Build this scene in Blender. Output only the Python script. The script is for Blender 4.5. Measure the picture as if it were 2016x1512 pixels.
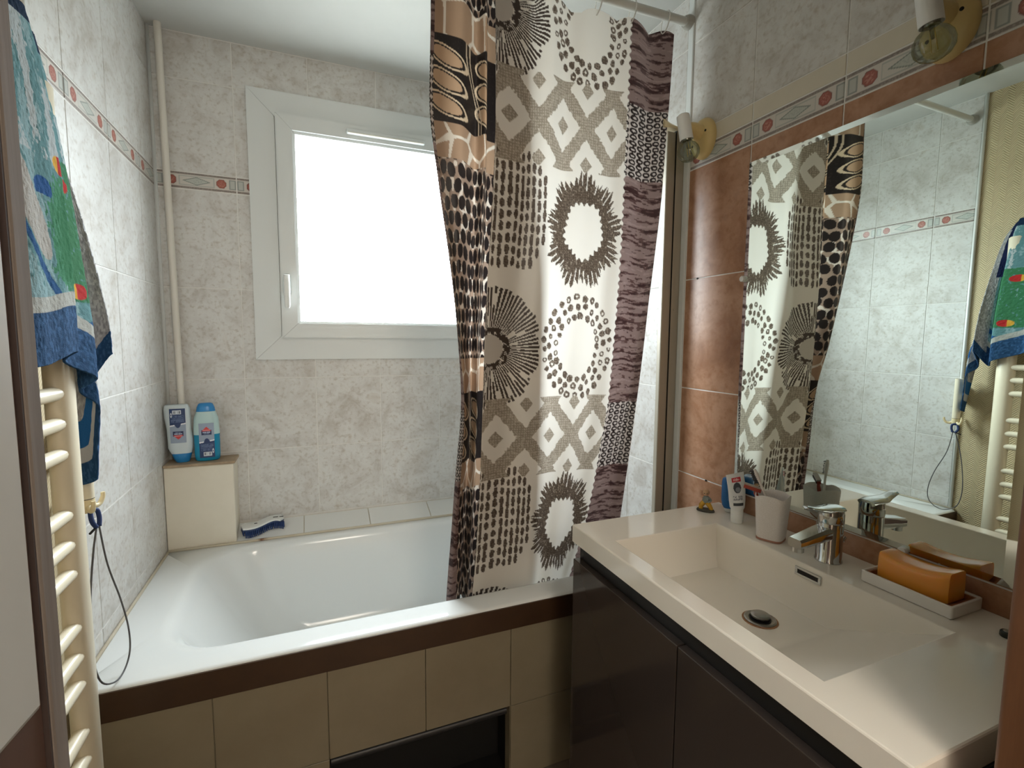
import bpy, bmesh, math, random
import numpy as np
from mathutils import Vector, Matrix

for o in list(bpy.data.objects): bpy.data.objects.remove(o, do_unlink=True)
scene = bpy.context.scene
COL = scene.collection
H = 1.34                      # eye height above the floor; many heights below are given relative to it

# ------------------------------------------------------------------ camera
YAW, PITCH, ROLL = .386306, .0916795, .0072097
fw = Vector((math.sin(YAW)*math.cos(PITCH), math.cos(YAW)*math.cos(PITCH), -math.sin(PITCH)))
r0 = Vector((math.cos(YAW), -math.sin(YAW), 0)); u0 = r0.cross(fw)
rt = r0*math.cos(ROLL)+u0*math.sin(ROLL); up = -r0*math.sin(ROLL)+u0*math.cos(ROLL)
cd = bpy.data.cameras.new('camera'); cam = bpy.data.objects.new('camera', cd); COL.objects.link(cam)
cd.sensor_width = 36; cd.lens = 36*966.46/2016; cd.clip_start = .01
M = Matrix((rt, up, -fw)).transposed().to_4x4(); M.translation = (0, 0, H); cam.matrix_world = M
scene.camera = cam

# ------------------------------------------------------------------ sky and light
scene.view_settings.view_transform = 'Standard'; scene.view_settings.look = 'None'
scene.view_settings.gamma = 1; scene.view_settings.use_curve_mapping = False
scene.view_settings.exposure = 0.0
SKY = 75
HALL_FILL_WATTS = 36
world = bpy.data.worlds.new('overcast_sky'); scene.world = world; world.use_nodes = True
nt = world.node_tree; nt.nodes.clear()
wo = nt.nodes.new('ShaderNodeOutputWorld'); bg = nt.nodes.new('ShaderNodeBackground')
tc = nt.nodes.new('ShaderNodeTexCoord'); sp = nt.nodes.new('ShaderNodeSeparateXYZ'); rp = nt.nodes.new('ShaderNodeValToRGB')
nt.links.new(tc.outputs['Generated'], sp.inputs[0]); nt.links.new(sp.outputs['Z'], rp.inputs[0])
rp.color_ramp.elements[0].position = .0; rp.color_ramp.elements[0].color = (.15, .158, .155, 1)
rp.color_ramp.elements[1].position = .05; rp.color_ramp.elements[1].color = (.36, .385, .40, 1)
e_ = rp.color_ramp.elements.new(1.0); e_.color = (.91, .96, 1.0, 1)      # overcast sky, brighter towards the zenith
nt.links.new(rp.outputs[0], bg.inputs[0]); bg.inputs[1].default_value = SKY; nt.links.new(bg.outputs[0], wo.inputs[0])
pl = bpy.data.lights.new('window_portal', 'AREA'); pl.shape = 'RECTANGLE'; pl.size = .82; pl.size_y = .86; pl.cycles.is_portal = True
po = bpy.data.objects.new('window_portal', pl); COL.objects.link(po); po.location = (.30, 2.245, H+.415); po.rotation_euler = (-math.pi/2, 0, 0)

# ------------------------------------------------------------------ materials
def lin(c):
    return tuple(((v/255)/12.92 if v/255 <= .04045 else ((v/255+.055)/1.055)**2.4) for v in c)
MATS = {}
def mat(name, rgb, rough=.5, metal=0., **kw):
    if name in MATS: return MATS[name]
    m = bpy.data.materials.new(name); m.use_nodes = True; MATS[name] = m
    p = m.node_tree.nodes['Principled BSDF']
    c = lin(rgb)+(1,)
    p.inputs['Base Color'].default_value = c; p.inputs['Roughness'].default_value = rough; p.inputs['Metallic'].default_value = metal
    for k, v in kw.items():
        k = k.replace('_', ' ')
        if k in p.inputs: p.inputs[k].default_value = v
    return m
def noise_mat(name, stops, scale=6, rough=.4, detail=6, bump=0., stretch=(1, 1, 1), per_object=True, metal=0, fine=None, distortion=0, rough2=None, **kw):
    """mottled procedural colour in object space; every object shifts the pattern"""
    m = mat(name, (128, 128, 128), rough, metal, **kw); t = m.node_tree; N = t.nodes; Lk = t.links; p = N['Principled BSDF']
    co = N.new('ShaderNodeTexCoord'); mp = N.new('ShaderNodeMapping'); mp.inputs['Scale'].default_value = stretch
    Lk.new(co.outputs['Object'], mp.inputs[0])
    if per_object:
        oi = N.new('ShaderNodeObjectInfo'); mu = N.new('ShaderNodeVectorMath'); mu.operation = 'MULTIPLY'
        Lk.new(oi.outputs['Random'], mu.inputs[0]); mu.inputs[1].default_value = (37, 91, 53); Lk.new(mu.outputs[0], mp.inputs['Location'])
    n = N.new('ShaderNodeTexNoise'); n.inputs['Scale'].default_value = scale; n.inputs['Detail'].default_value = detail; n.inputs['Roughness'].default_value = .65
    n.inputs['Distortion'].default_value = distortion
    Lk.new(mp.outputs[0], n.inputs['Vector'])
    r = N.new('ShaderNodeValToRGB'); e = r.color_ramp.elements
    while len(e) < len(stops): e.new(.5)
    for k, (pos, c) in enumerate(stops): e[k].position = pos; e[k].color = lin(c)+(1,)
    Lk.new(n.outputs['Fac'], r.inputs[0]); out = r.outputs[0]
    if fine:
        n2 = N.new('ShaderNodeTexNoise'); n2.inputs['Scale'].default_value = fine[0]; n2.inputs['Detail'].default_value = 4; Lk.new(mp.outputs[0], n2.inputs['Vector'])
        r2 = N.new('ShaderNodeValToRGB'); r2.color_ramp.elements[0].position = fine[1]; r2.color_ramp.elements[1].position = fine[2]
        mx = N.new('ShaderNodeMix'); mx.data_type = 'RGBA'; mx.inputs[7].default_value = lin(fine[3])+(1,)
        Lk.new(n2.outputs['Fac'], r2.inputs[0]); mlt = N.new('ShaderNodeMath'); mlt.operation = 'MULTIPLY'; mlt.inputs[1].default_value = fine[4]
        Lk.new(r2.outputs[0], mlt.inputs[0]); Lk.new(mlt.outputs[0], mx.inputs[0]); Lk.new(out, mx.inputs[6]); out = mx.outputs[2]
    Lk.new(out, p.inputs['Base Color'])
    if bump:
        b = N.new('ShaderNodeBump'); b.inputs['Strength'].default_value = bump; b.inputs['Distance'].default_value = .002
        Lk.new(n.outputs['Fac'], b.inputs['Height']); Lk.new(b.outputs[0], p.inputs['Normal'])
    return m
def print_mat(name, rough=.45, translucent=0., gloss=True, weave=0.):
    """colour printed on the surface, stored per vertex"""
    m = mat(name, (128, 128, 128), rough); t = m.node_tree; N = t.nodes; Lk = t.links; p = N['Principled BSDF']
    a = N.new('ShaderNodeAttribute'); a.attribute_name = 'print'
    Lk.new(a.outputs['Color'], p.inputs['Base Color'])
    if weave:
        co = N.new('ShaderNodeTexCoord'); n = N.new('ShaderNodeTexNoise'); n.inputs['Scale'].default_value = weave; n.inputs['Detail'].default_value = 3
        Lk.new(co.outputs['Object'], n.inputs['Vector']); b = N.new('ShaderNodeBump'); b.inputs['Strength'].default_value = .35; b.inputs['Distance'].default_value = .003
        Lk.new(n.outputs['Fac'], b.inputs['Height']); Lk.new(b.outputs[0], p.inputs['Normal']); p.inputs['Specular IOR Level'].default_value = .1
    if translucent:
        tr = N.new('ShaderNodeBsdfTranslucent'); mx = N.new('ShaderNodeMixShader'); mx.inputs[0].default_value = translucent
        Lk.new(a.outputs['Color'], tr.inputs[0]); Lk.new(p.outputs[0], mx.inputs[1]); Lk.new(tr.outputs[0], mx.inputs[2])
        Lk.new(mx.outputs[0], N['Material Output'].inputs[0])
    return m
def thin_glass(name, tint, refl=.06):
    m = mat(name, tint, .02); t = m.node_tree; N = t.nodes; Lk = t.links
    tr = N.new('ShaderNodeBsdfTransparent'); tr.inputs[0].default_value = lin(tint)+(1,)
    gl = N.new('ShaderNodeBsdfGlossy'); gl.inputs['Roughness'].default_value = .02
    lw = N.new('ShaderNodeLayerWeight'); lw.inputs[0].default_value = .25
    ad = N.new('ShaderNodeMath'); ad.operation = 'MULTIPLY_ADD'; ad.inputs[1].default_value = .45; ad.inputs[2].default_value = refl
    mx = N.new('ShaderNodeMixShader'); Lk.new(lw.outputs['Fresnel'], ad.inputs[0]); Lk.new(ad.outputs[0], mx.inputs[0])
    Lk.new(tr.outputs[0], mx.inputs[1]); Lk.new(gl.outputs[0], mx.inputs[2]); Lk.new(mx.outputs[0], N['Material Output'].inputs[0])
    return m

M_TILE = noise_mat('grey_tile', [(.30, (186, 181, 173)), (.45, (206, 204, 200)), (.58, (216, 216, 213)), (.75, (200, 194, 185))], scale=10, rough=.38, detail=8, fine=(75, .52, .72, (168, 157, 142), .52), distortion=.6, Specular_IOR_Level=.3)
M_ORANGE = noise_mat('salmon_tile', [(.28, (142, 100, 74)), (.45, (168, 126, 98)), (.6, (184, 144, 117)), (.78, (160, 124, 104))], scale=9, rough=.3, detail=8, fine=(50, .5, .75, (150, 100, 66), .6), distortion=.5, Specular_IOR_Level=.3)
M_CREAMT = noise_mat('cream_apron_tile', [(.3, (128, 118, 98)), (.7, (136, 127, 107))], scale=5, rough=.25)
M_STRIP = noise_mat('cream_listel', [(.3, (206, 198, 180)), (.7, (214, 207, 190))], scale=8, rough=.35)
M_GROUT = noise_mat('pale_grout', [(.3, (222, 220, 215)), (.6, (232, 231, 227)), (.8, (208, 204, 196))], scale=14, rough=.8)
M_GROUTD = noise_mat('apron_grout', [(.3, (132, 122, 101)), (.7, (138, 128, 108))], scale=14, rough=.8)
M_PAINT = noise_mat('ceiling_paint', [(.3, (198, 199, 195)), (.7, (204, 205, 201))], scale=3, rough=.8)
M_HALL = noise_mat('hall_paint', [(.3, (134, 116, 96)), (.7, (142, 124, 104))], scale=3, rough=.8)
M_WHITE = mat('white_gloss_plastic', (232, 234, 232), .3)
M_PVC = mat('window_pvc', (218, 222, 221), .35)
M_ENAMEL = mat('white_enamel', (226, 229, 228), .12)
M_PIPE = mat('painted_pipe', (220, 216, 206), .4)
M_CREAM = mat('cream_plastic', (226, 210, 170), .35)
M_LAMPC = mat('yellowed_cream_plastic', (222, 198, 138), .35)
M_RAD = mat('cream_enamel', (224, 214, 190), .3)
M_CHROME = mat('chrome', (205, 208, 208), .08, 1)
M_STEEL = mat('brushed_steel', (170, 168, 162), .28, 1)
M_ALU = mat('grey_profile_metal', (172, 165, 150), .42, .25)
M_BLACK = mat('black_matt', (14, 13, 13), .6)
M_DARKP = mat('dark_plastic', (30, 30, 32), .4)
M_SEAL = noise_mat('old_silicone', [(.3, (206, 200, 182)), (.62, (200, 190, 168)), (.72, (120, 84, 60)), (.85, (70, 48, 36))], scale=9, rough=.6, per_object=False)
M_BASIN = mat('basin_resin', (240, 234, 223), .12)
M_CAB = mat('gloss_taupe_lacquer', (62, 54, 50), .09)
M_CABIN = mat('cabinet_dark_core', (34, 30, 28), .5)
M_BROWN = noise_mat('brown_edge_strip', [(.3, (58, 40, 26)), (.7, (68, 48, 32))], scale=8, rough=.35)
M_WOOD = noise_mat('stained_wood', [(.3, (92, 57, 35)), (.6, (112, 73, 46)), (.8, (82, 50, 31))], scale=10, rough=.4, stretch=(6, 6, .5), bump=.1)
M_GREYWOOD = noise_mat('greyed_wood', [(.3, (92, 84, 78)), (.6, (106, 98, 92)), (.8, (84, 76, 71))], scale=22, rough=.85, stretch=(6, 6, .25), bump=.15, Specular_IOR_Level=.1)
M_DOOR = noise_mat('dark_door_wood', [(.3, (60, 42, 36)), (.7, (74, 54, 46))], scale=10, rough=.5, stretch=(6, 6, .4))
M_DOORP = mat('pale_door_panel', (150, 151, 148), .55)
M_MIRROR = mat('silvered_glass', (222, 231, 225), .0, 1)
M_MBEV = mat('mirror_bevel', (235, 242, 238), .03, 1)
M_FLOOR = noise_mat('floor_tile', [(.3, (104, 92, 80)), (.7, (122, 110, 97))], scale=6, rough=.4)
M_BULB = thin_glass('clear_bulb_glass', (214, 218, 205), .08)
M_PANE = thin_glass('window_glass', (248, 250, 250), .03)
M_RING = mat('translucent_ring_plastic', (226, 224, 218), .35)
M_PRINT = print_mat('glazed_print', .3)
M_LABEL = print_mat('paper_label_print', .4)
M_CLOTH = print_mat('curtain_print', .45, translucent=.31)
M_TOWEL = print_mat('terry_print', .95, translucent=.06, weave=420)

# herringbone wallpaper
M_PAPER = mat('herringbone_wallpaper', (214, 190, 146), .8)
t = M_PAPER.node_tree; N = t.nodes; Lk = t.links; p = N['Principled BSDF']
co = N.new('ShaderNodeTexCoord'); sx = N.new('ShaderNodeSeparateXYZ'); Lk.new(co.outputs['Object'], sx.inputs[0])
def mth(op, a, b=None):
    n = N.new('ShaderNodeMath'); n.operation = op
    for i, v in enumerate((a, b)):
        if v is None: continue
        if isinstance(v, (int, float)): n.inputs[i].default_value = v
        else: Lk.new(v, n.inputs[i])
    return n.outputs[0]
pp = mth('PINGPONG', sx.outputs['Y'], .022); zz = mth('ADD', mth('MULTIPLY', pp, 1.0), sx.outputs['Z'])
st = mth('SINE', mth('MULTIPLY', zz, 640)); r = N.new('ShaderNodeValToRGB'); r.color_ramp.elements[0].color = lin((186, 168, 130))+(1,); r.color_ramp.elements[1].color = lin((206, 190, 156))+(1,)
Lk.new(mth('MULTIPLY_ADD', st, .5), r.inputs[0]); N[r.inputs[0].links[0].from_node.name].inputs[2].default_value = .5
Lk.new(r.outputs[0], p.inputs['Base Color'])
b = N.new('ShaderNodeBump'); b.inputs['Strength'].default_value = .5; b.inputs['Distance'].default_value = .001; Lk.new(st, b.inputs['Height']); Lk.new(b.outputs[0], p.inputs['Normal'])

# ------------------------------------------------------------------ builders
def tag(o, label=None, cat=None, group=None, kind=None):
    if label: o['label'] = label
    if cat: o['category'] = cat
    if group: o['group'] = group
    if kind: o['kind'] = kind
    return o
def link(name, me, m, parent=None, smooth=False):
    o = bpy.data.objects.new(name, me); COL.objects.link(o)
    if m and not me.materials: me.materials.append(m)
    if smooth:
        for f in me.polygons: f.use_smooth = True
    if parent:
        o.parent = parent; o.matrix_parent_inverse = Matrix.Translation(-Vector(parent.location))
    return o
def obj(name, bm, m, parent=None, smooth=False, recalc=True):
    if recalc: bmesh.ops.recalc_face_normals(bm, faces=bm.faces)
    me = bpy.data.meshes.new(name); bm.to_mesh(me); bm.free()
    o = link(name, me, m, parent)
    if smooth:
        for f in me.polygons: f.use_smooth = True
        if smooth is not True: me.set_sharp_from_angle(angle=math.radians(smooth))
    return o
def thing(name, label, cat, loc=(0, 0, 0), group=None):
    o = bpy.data.objects.new(name, None); COL.objects.link(o); o.location = loc; o.empty_display_size = .05
    return tag(o, label, cat, group)
def BM(): return bmesh.new()
def box(bm, x0, x1, y0, y1, z0, z1, bev=0, seg=2):
    v = [bm.verts.new((x, y, z)) for x in (x0, x1) for y in (y0, y1) for z in (z0, z1)]
    fs = [(0, 1, 3, 2), (4, 6, 7, 5), (0, 4, 5, 1), (2, 3, 7, 6), (0, 2, 6, 4), (1, 5, 7, 3)]
    F = [bm.faces.new([v[i] for i in f]) for f in fs]
    if bev:
        es = list({e for f in F for e in f.edges})
        bmesh.ops.bevel(bm, geom=es, offset=bev, segments=seg, affect='EDGES', profile=.5)
    return bm
def rings(bm, R, close=True, cap0=True, cap1=True):
    """skin a list of rings (lists of points)"""
    V = [[bm.verts.new(p) for p in r] for r in R]; n = len(V[0])
    for a, b in zip(V, V[1:]):
        for i in range(n if close else n-1):
            j = (i+1) % n; bm.faces.new((a[i], a[j], b[j], b[i]))
    if cap0: bm.faces.new(V[0][::-1])
    if cap1: bm.faces.new(V[-1])
    return bm
def basis(d):
    d = Vector(d).normalized(); a = Vector((0, 0, 1)) if abs(d.z) < .9 else Vector((1, 0, 0))
    u = d.cross(a).normalized(); return u, d.cross(u)
def tube(bm, pts, rad, seg=10, caps=True, closed=False):
    pts = [Vector(p) for p in pts]; n = len(pts); R = []; u = None
    for i, p in enumerate(pts):
        d = (pts[(i+1) % n]-pts[i-1]) if closed else (pts[min(i+1, n-1)]-pts[max(i-1, 0)])
        d.normalize()
        if u is None: u, w = basis(d)
        else:
            u = (u-d*u.dot(d)).normalized(); w = d.cross(u)
        rr = rad[i] if isinstance(rad, (list, tuple)) else rad
        R.append([p+u*rr*math.cos(k*2*math.pi/seg)+w*rr*math.sin(k*2*math.pi/seg) for k in range(seg)])
    if closed: R.append(R[0]); 
    if closed:
        V = [[bm.verts.new(p) for p in r] for r in R[:-1]]; V.append(V[0])
        for a, b in zip(V, V[1:]):
            for i in range(seg): j = (i+1) % seg; bm.faces.new((a[i], a[j], b[j], b[i]))
        return bm
    return rings(bm, R, True, caps, caps)
def lathe(bm, prof, o=(0, 0, 0), axis=(0, 0, 1), seg=24, caps=True):
    """prof: (radius, distance along axis)"""
    o = Vector(o); d = Vector(axis).normalized(); u, w = basis(d)
    R = [[o+d*h+u*(r*math.cos(k*2*math.pi/seg))+w*(r*math.sin(k*2*math.pi/seg)) for k in range(seg)] for r, h in prof]
    return rings(bm, R, True, caps, caps)
def rrect(cx, cy, hx, hy, r, z, n=6):
    """rounded rectangle ring at height z"""
    P = []; r = min(r, hx, hy)
    for qx, qy, a0 in ((1, 1, 0), (-1, 1, 90), (-1, -1, 180), (1, -1, 270)):
        for k in range(n+1):
            a = math.radians(a0+90*k/n); P.append((cx+qx*(hx-r)+r*math.cos(a), cy+qy*(hy-r)+r*math.sin(a), z))
    return P
def smooth_pts(P, k=6, closed=False):
    P = [Vector(p) for p in P]; n = len(P); out = []
    for i in range(n if closed else n-1):
        a, b, c, d = (P[(i-1) % n], P[i], P[(i+1) % n], P[(i+2) % n]) if closed else (P[max(i-1, 0)], P[i], P[i+1], P[min(i+2, n-1)])
        for j in range(k):
            s = j/k; out.append(.5*((2*b)+(c-a)*s+(2*a-5*b+4*c-d)*s*s+(3*b-a-3*c+d)*s**3))
    if not closed: out.append(P[-1])
    return out
def grid_mesh(name, XYZ, RGB=None):
    """XYZ (n,m,3) array -> mesh with optional per-vertex print"""
    n, m, _ = XYZ.shape; me = bpy.data.meshes.new(name)
    i = np.arange(n*m).reshape(n, m); q = np.stack([i[:-1, :-1], i[:-1, 1:], i[1:, 1:], i[1:, :-1]], -1).reshape(-1, 4)
    me.vertices.add(n*m); me.vertices.foreach_set('co', XYZ.reshape(-1).astype(np.float32))
    me.loops.add(q.size); me.loops.foreach_set('vertex_index', q.reshape(-1).astype(np.int32))
    me.polygons.add(len(q)); me.polygons.foreach_set('loop_start', np.arange(0, q.size, 4, dtype=np.int32)); me.polygons.foreach_set('loop_total', np.full(len(q), 4, np.int32))
    me.update(); me.validate()
    if RGB is not None:
        a = me.color_attributes.new('print', 'FLOAT_COLOR', 'POINT')
        c = np.concatenate([RGB.reshape(-1, 3), np.ones((n*m, 1))], 1); a.data.foreach_set('color', c.reshape(-1).astype(np.float32))
    return me
def LIN(c): return np.array(lin(c))
def paint(rgb, mask, c): rgb[mask] = LIN(c)
def hashn(a, b, k=0):
    v = np.sin(a*127.1+b*311.7+k*74.7)*43758.5453; return v-np.floor(v)
def vnoise(x, y, k=0):
    xi, yi = np.floor(x), np.floor(y); f, g = x-xi, y-yi; f = f*f*(3-2*f); g = g*g*(3-2*g)
    a, b, c, d = hashn(xi, yi, k), hashn(xi+1, yi, k), hashn(xi, yi+1, k), hashn(xi+1, yi+1, k)
    return (a*(1-f)+b*f)*(1-g)+(c*(1-f)+d*f)*g

# ------------------------------------------------------------------ room shell
L, W, D, CEIL = -.505, 1.131, 2.16, H+1.078
YE = 1.297                                    # where the tub zone ends on the side walls
TT = .0016                                     # tile thickness
HX0, HX1, HZ0, HZ1 = -.105, .705, H-.002, H+.845       # window opening
def struct(name, bm, m, label):
    return tag(obj(name, bm, m), label, name.split('_')[0], kind='structure')

bm = BM(); b0, b1 = D+TT, D+.075
box(bm, L-.05, HX0, b0, b1, 0, CEIL); box(bm, HX1, W+.05, b0, b1, 0, CEIL); box(bm, HX0, HX1, b0, b1, 0, HZ0); box(bm, HX0, HX1, b0, b1, HZ1, CEIL)
wall_back = struct('wall_back', bm, M_GROUT, 'window wall behind the bathtub, covered in mottled grey tiles')
bm = BM(); box(bm, L-.15, L-TT, YE, D+.1, 0, CEIL)
wall_left = struct('wall_left', bm, M_GROUT, 'left wall beside the bathtub, covered in mottled grey tiles')
bm = BM(); box(bm, L-.15, L-.004, .255, YE, 0, CEIL)
struct('wall_papered', bm, M_PAPER, 'beige herringbone papered wall behind the towel radiator')
bm = BM(); box(bm, W+TT, W+.15, .10, D+.1, 0, CEIL)
wall_right = struct('wall_right', bm, M_GROUT, 'right wall with salmon tiles under a patterned border, mirror hung on it')
bm = BM(); box(bm, L-.15, -.125, .12, .255, 0, CEIL); box(bm, .70, W+.15, .12, .255, 0, CEIL); box(bm, -.125, .70, .12, .255, 2.06, CEIL)
struct('wall_front', bm, M_HALL, 'doorway wall the photograph is taken through')
bm = BM(); box(bm, L-.9, W+.9, -1.7, D+.1, -.05, 0); struct('floor', bm, M_FLOOR, 'beige tiled floor of bathroom and hallway')
bm = BM(); box(bm, L-.9, W+.9, -1.7, D+.2, CEIL, CEIL+.06); struct('ceiling', bm, M_PAINT, 'plain white painted ceiling above the window')
bm = BM(); box(bm, L-.95, L-.9, -1.7, .12, 0, CEIL); struct('wall_hall_left', bm, M_HALL, 'hallway wall left of the doorway')
bm = BM(); box(bm, W+.9, W+.95, -1.7, .12, 0, CEIL); struct('wall_hall_right', bm, M_HALL, 'hallway wall right of the doorway')
bm = BM(); box(bm, L-.95, W+.95, -1.75, -1.7, 0, CEIL); struct('wall_hall_back', bm, M_HALL, 'hallway wall behind the viewer')

# --- tiles
TILE_CACHE = {}
def tile_mesh(w, h):
    k = (round(w, 4), round(h, 4))
    if k not in TILE_CACHE:
        bm = BM(); c = .0008; a, b = w/2, h/2
        R = [[(sx*x, sy*y, z) for sx, sy in ((1, 1), (-1, 1), (-1, -1), (1, -1))] for x, y, z in ((a, b, 0), (a, b, TT-c), (a-c, b-c, TT))]
        rings(bm, R, True, False, True); bmesh.ops.recalc_face_normals(bm, faces=bm.faces)
        me = bpy.data.meshes.new('tile'); bm.to_mesh(me); bm.free(); TILE_CACHE[k] = me
    return TILE_CACHE[k]
ORI = {'back': Matrix(((1, 0, 0), (0, 0, -1), (0, 1, 0))).to_4x4(),      # local z -> -y
       'left': Matrix(((0, 0, 1), (1, 0, 0), (0, 1, 0))).to_4x4(),       # local z -> +x, local x -> +y
       'right': Matrix(((0, 0, -1), (-1, 0, 0), (0, 1, 0))).to_4x4()}    # local z -> -x, local x -> -y
def place(me, side, a, z, m, parent, name='tile', depth=None):
    o = bpy.data.objects.new(name, me); COL.objects.link(o)
    o.parent = parent
    P = {'back': (a, (D if depth is None else depth)+TT, z), 'left': (L-TT, a, z), 'right': (W+TT, a, z)}[side]
    o.matrix_local = Matrix.Translation(Vector(P)) @ ORI[side]
    if not me.materials: me.materials.append(None)
    o.material_slots[0].link = 'OBJECT'; o.material_slots[0].material = m
    return o
G = .0017
def tiles(side, cuts, rows, m, parent, hole=None, name='tile'):
    for a0, a1 in zip(cuts, cuts[1:]):
        for z0, z1 in rows:
            p0, p1, q0, q1 = a0+G, a1-G, z0+G, z1-G
            if hole:
                hx0, hx1, hz0, hz1 = hole
                if p0 < hx1 and p1 > hx0 and q0 < hz1 and q1 > hz0:
                    inx = hx0 <= p0 and p1 <= hx1; inz = hz0 <= q0 and q1 <= hz1
                    if inx and inz: continue
                    if inx:
                        if q0 < hz0: q1 = hz0
                        else: q0 = hz1
                    elif inz:
                        if p0 < hx0: p1 = hx0
                        else: p0 = hx1
                    else:                                     # an L-shaped tile round a corner of the opening
                        xa = hx0 if p0 < hx0 else hx1; left = p0 < hx0; za = hz0 if q0 < hz0 else hz1; low = q0 < hz0
                        if left: P = [(p0, q0), (p1, q0), (p1, za), (xa, za), (xa, q1), (p0, q1)] if low else [(p0, q0), (xa, q0), (xa, za), (p1, za), (p1, q1), (p0, q1)]
                        else: P = [(p0, q0), (p1, q0), (p1, q1), (xa, q1), (xa, za), (p0, za)] if low else [(xa, q0), (p1, q0), (p1, q1), (p0, q1), (p0, za), (xa, za)]
                        cx, cz = (p0+p1)/2, (q0+q1)/2; bm = BM()
                        rings(bm, [[(x-cx, z-cz, k) for x, z in P] for k in (0, TT)], True, False, True)
                        bmesh.ops.recalc_face_normals(bm, faces=bm.faces); me = bpy.data.meshes.new('tile'); bm.to_mesh(me); bm.free()
                        place(me, side, cx, cz, m, parent, name); continue
            if p1-p0 < .004 or q1-q0 < .004: continue
            place(tile_mesh(p1-p0, q1-q0), side, (p0+p1)/2, (q0+q1)/2, m, parent, name)
# --- border (listel) print
TW, TH = .2575, .061
def border_print(w, h, off):
    n, m_ = max(8, int(w/.0018)), 34
    U, V = np.meshgrid(np.linspace(0, w, n), np.linspace(-h/2, h/2, m_), indexing='ij')
    u = np.abs(((U+off) % TW)-TW/2)                     # distance from the tile's middle
    v = V/(h/2); rgb = np.tile(LIN((206, 200, 192)), (n, m_, 1))
    grain = vnoise(U*900, V*900)
    paint(rgb, (np.abs(v) > .70) & (np.abs(v) < .97), (134, 124, 118)); paint(rgb, (np.abs(v) > .70) & (np.abs(v) < .97) & (grain > .72), (160, 150, 142))
    lo = np.abs(v) < .62
    # long centre box with a lozenge
    paint(rgb, lo & (u < .056), (176, 178, 172)); paint(rgb, (np.abs(v) < .50) & (u < .053), (204, 200, 192))
    dmd = u/.046+np.abs(v)/.50
    paint(rgb, lo & (dmd < 1.0), (138, 144, 138)); paint(rgb, lo & (dmd < .80), (186, 190, 182)); paint(rgb, lo & (dmd < .5) & (grain > .6), (166, 172, 166))
    # red octagon
    uo, vo = np.abs(u-.079), np.abs(V); oc = np.maximum(np.maximum(uo, vo), (uo+vo)*.72)
    paint(rgb, oc < .0165, (128, 82, 74)); paint(rgb, oc < .0145, (160, 92, 80)); paint(rgb, (oc < .011) & (vnoise(U*420, V*420, 3) > .55), (186, 128, 114))
    # small end boxes
    paint(rgb, lo & (u > .104) & (u < .1255), (146, 150, 146)); paint(rgb, (np.abs(v) < .46) & (u > .1085) & (u < .122), (186, 188, 182))
    XYZ = np.stack([U-w/2, V, np.full_like(U, TT)], -1)
    XYZ[0, :, 2] = XYZ[-1, :, 2] = 0; XYZ[:, 0, 2] = XYZ[:, -1, 2] = 0
    XYZ[1, :, 0] = XYZ[0, :, 0]+.0008; XYZ[-2, :, 0] = XYZ[-1, :, 0]-.0008
    return grid_mesh('border_tile', XYZ, rgb)
BORDER_CACHE = {}
def border(side, cuts, z, parent, phase):
    for a0, a1 in zip(cuts, cuts[1:]):
        w = round(a1-a0-2*G, 4)
        off = (a0+G-phase) % TW if side != 'right' else (phase-(a1-G)) % TW
        k = (w, round(off, 3))
        if k not in BORDER_CACHE: BORDER_CACHE[k] = border_print(w, TH-2*G, off)
        place(BORDER_CACHE[k], side, (a0+a1)/2, z, M_PRINT, parent, 'border_tile')
ROWS = [(.918, 1.076), (.597, .918), (.181, .536), (-.162, .181), (-.447, -.162), (-.73, -.447)]
ROWS = [(H+a, H+b) for a, b in ROWS]
BACK_CUTS = [L, -.2465, .011, .2685, .526, .7835, 1.041, W]
tiles('back', BACK_CUTS, ROWS, M_TILE, wall_back, (HX0, HX1, HZ0, HZ1))
border('back', [L, -.2465, HX0-.02], H+.5665, wall_back, -.2465); border('back', [.7835, 1.041, W], H+.5665, wall_back, -.2465)
LEFT_CUTS = [YE+.012, 1.466, 1.727, 1.988, D]
LROWS = ROWS+[(H-1.0, H-.73)]
tiles('left', LEFT_CUTS, LROWS, M_TILE, wall_left); border('left', LEFT_CUTS, H+.5665, wall_left, 1.466)
RT_CUTS = [1.318, 1.57, 1.827, 2.084, D]
tiles('right', RT_CUTS, ROWS, M_TILE, wall_right); border('right', RT_CUTS, H+.5665, wall_right, 1.57)
RO_CUTS = [.26, .29, .544, .798, 1.052, 1.290]
tiles('right', RO_CUTS, [(H+.645, H+.918), (H+.918, H+1.076)], M_TILE, wall_right)
tiles('right', RO_CUTS, [(H+.597, H+.645)], M_STRIP, wall_right, name='listel_tile')
border('right', RO_CUTS, H+.5665, wall_right, 1.052)
tiles('right', RO_CUTS, [(H+.194, H+.536), (H-.156, H+.194), (H-.437, H-.156), (H-.73, H-.437)], M_ORANGE, wall_right)
for y, z in ((1.236, .1935), (1.163, -.437)):
    bm = BM(); lathe(bm, [(.003, 0), (.003, .003), (.0015, .004)], (W+.001, y, H+z), (-1, 0, 0), 8); o = obj('screw', bm, M_DARKP, wall_right)

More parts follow.
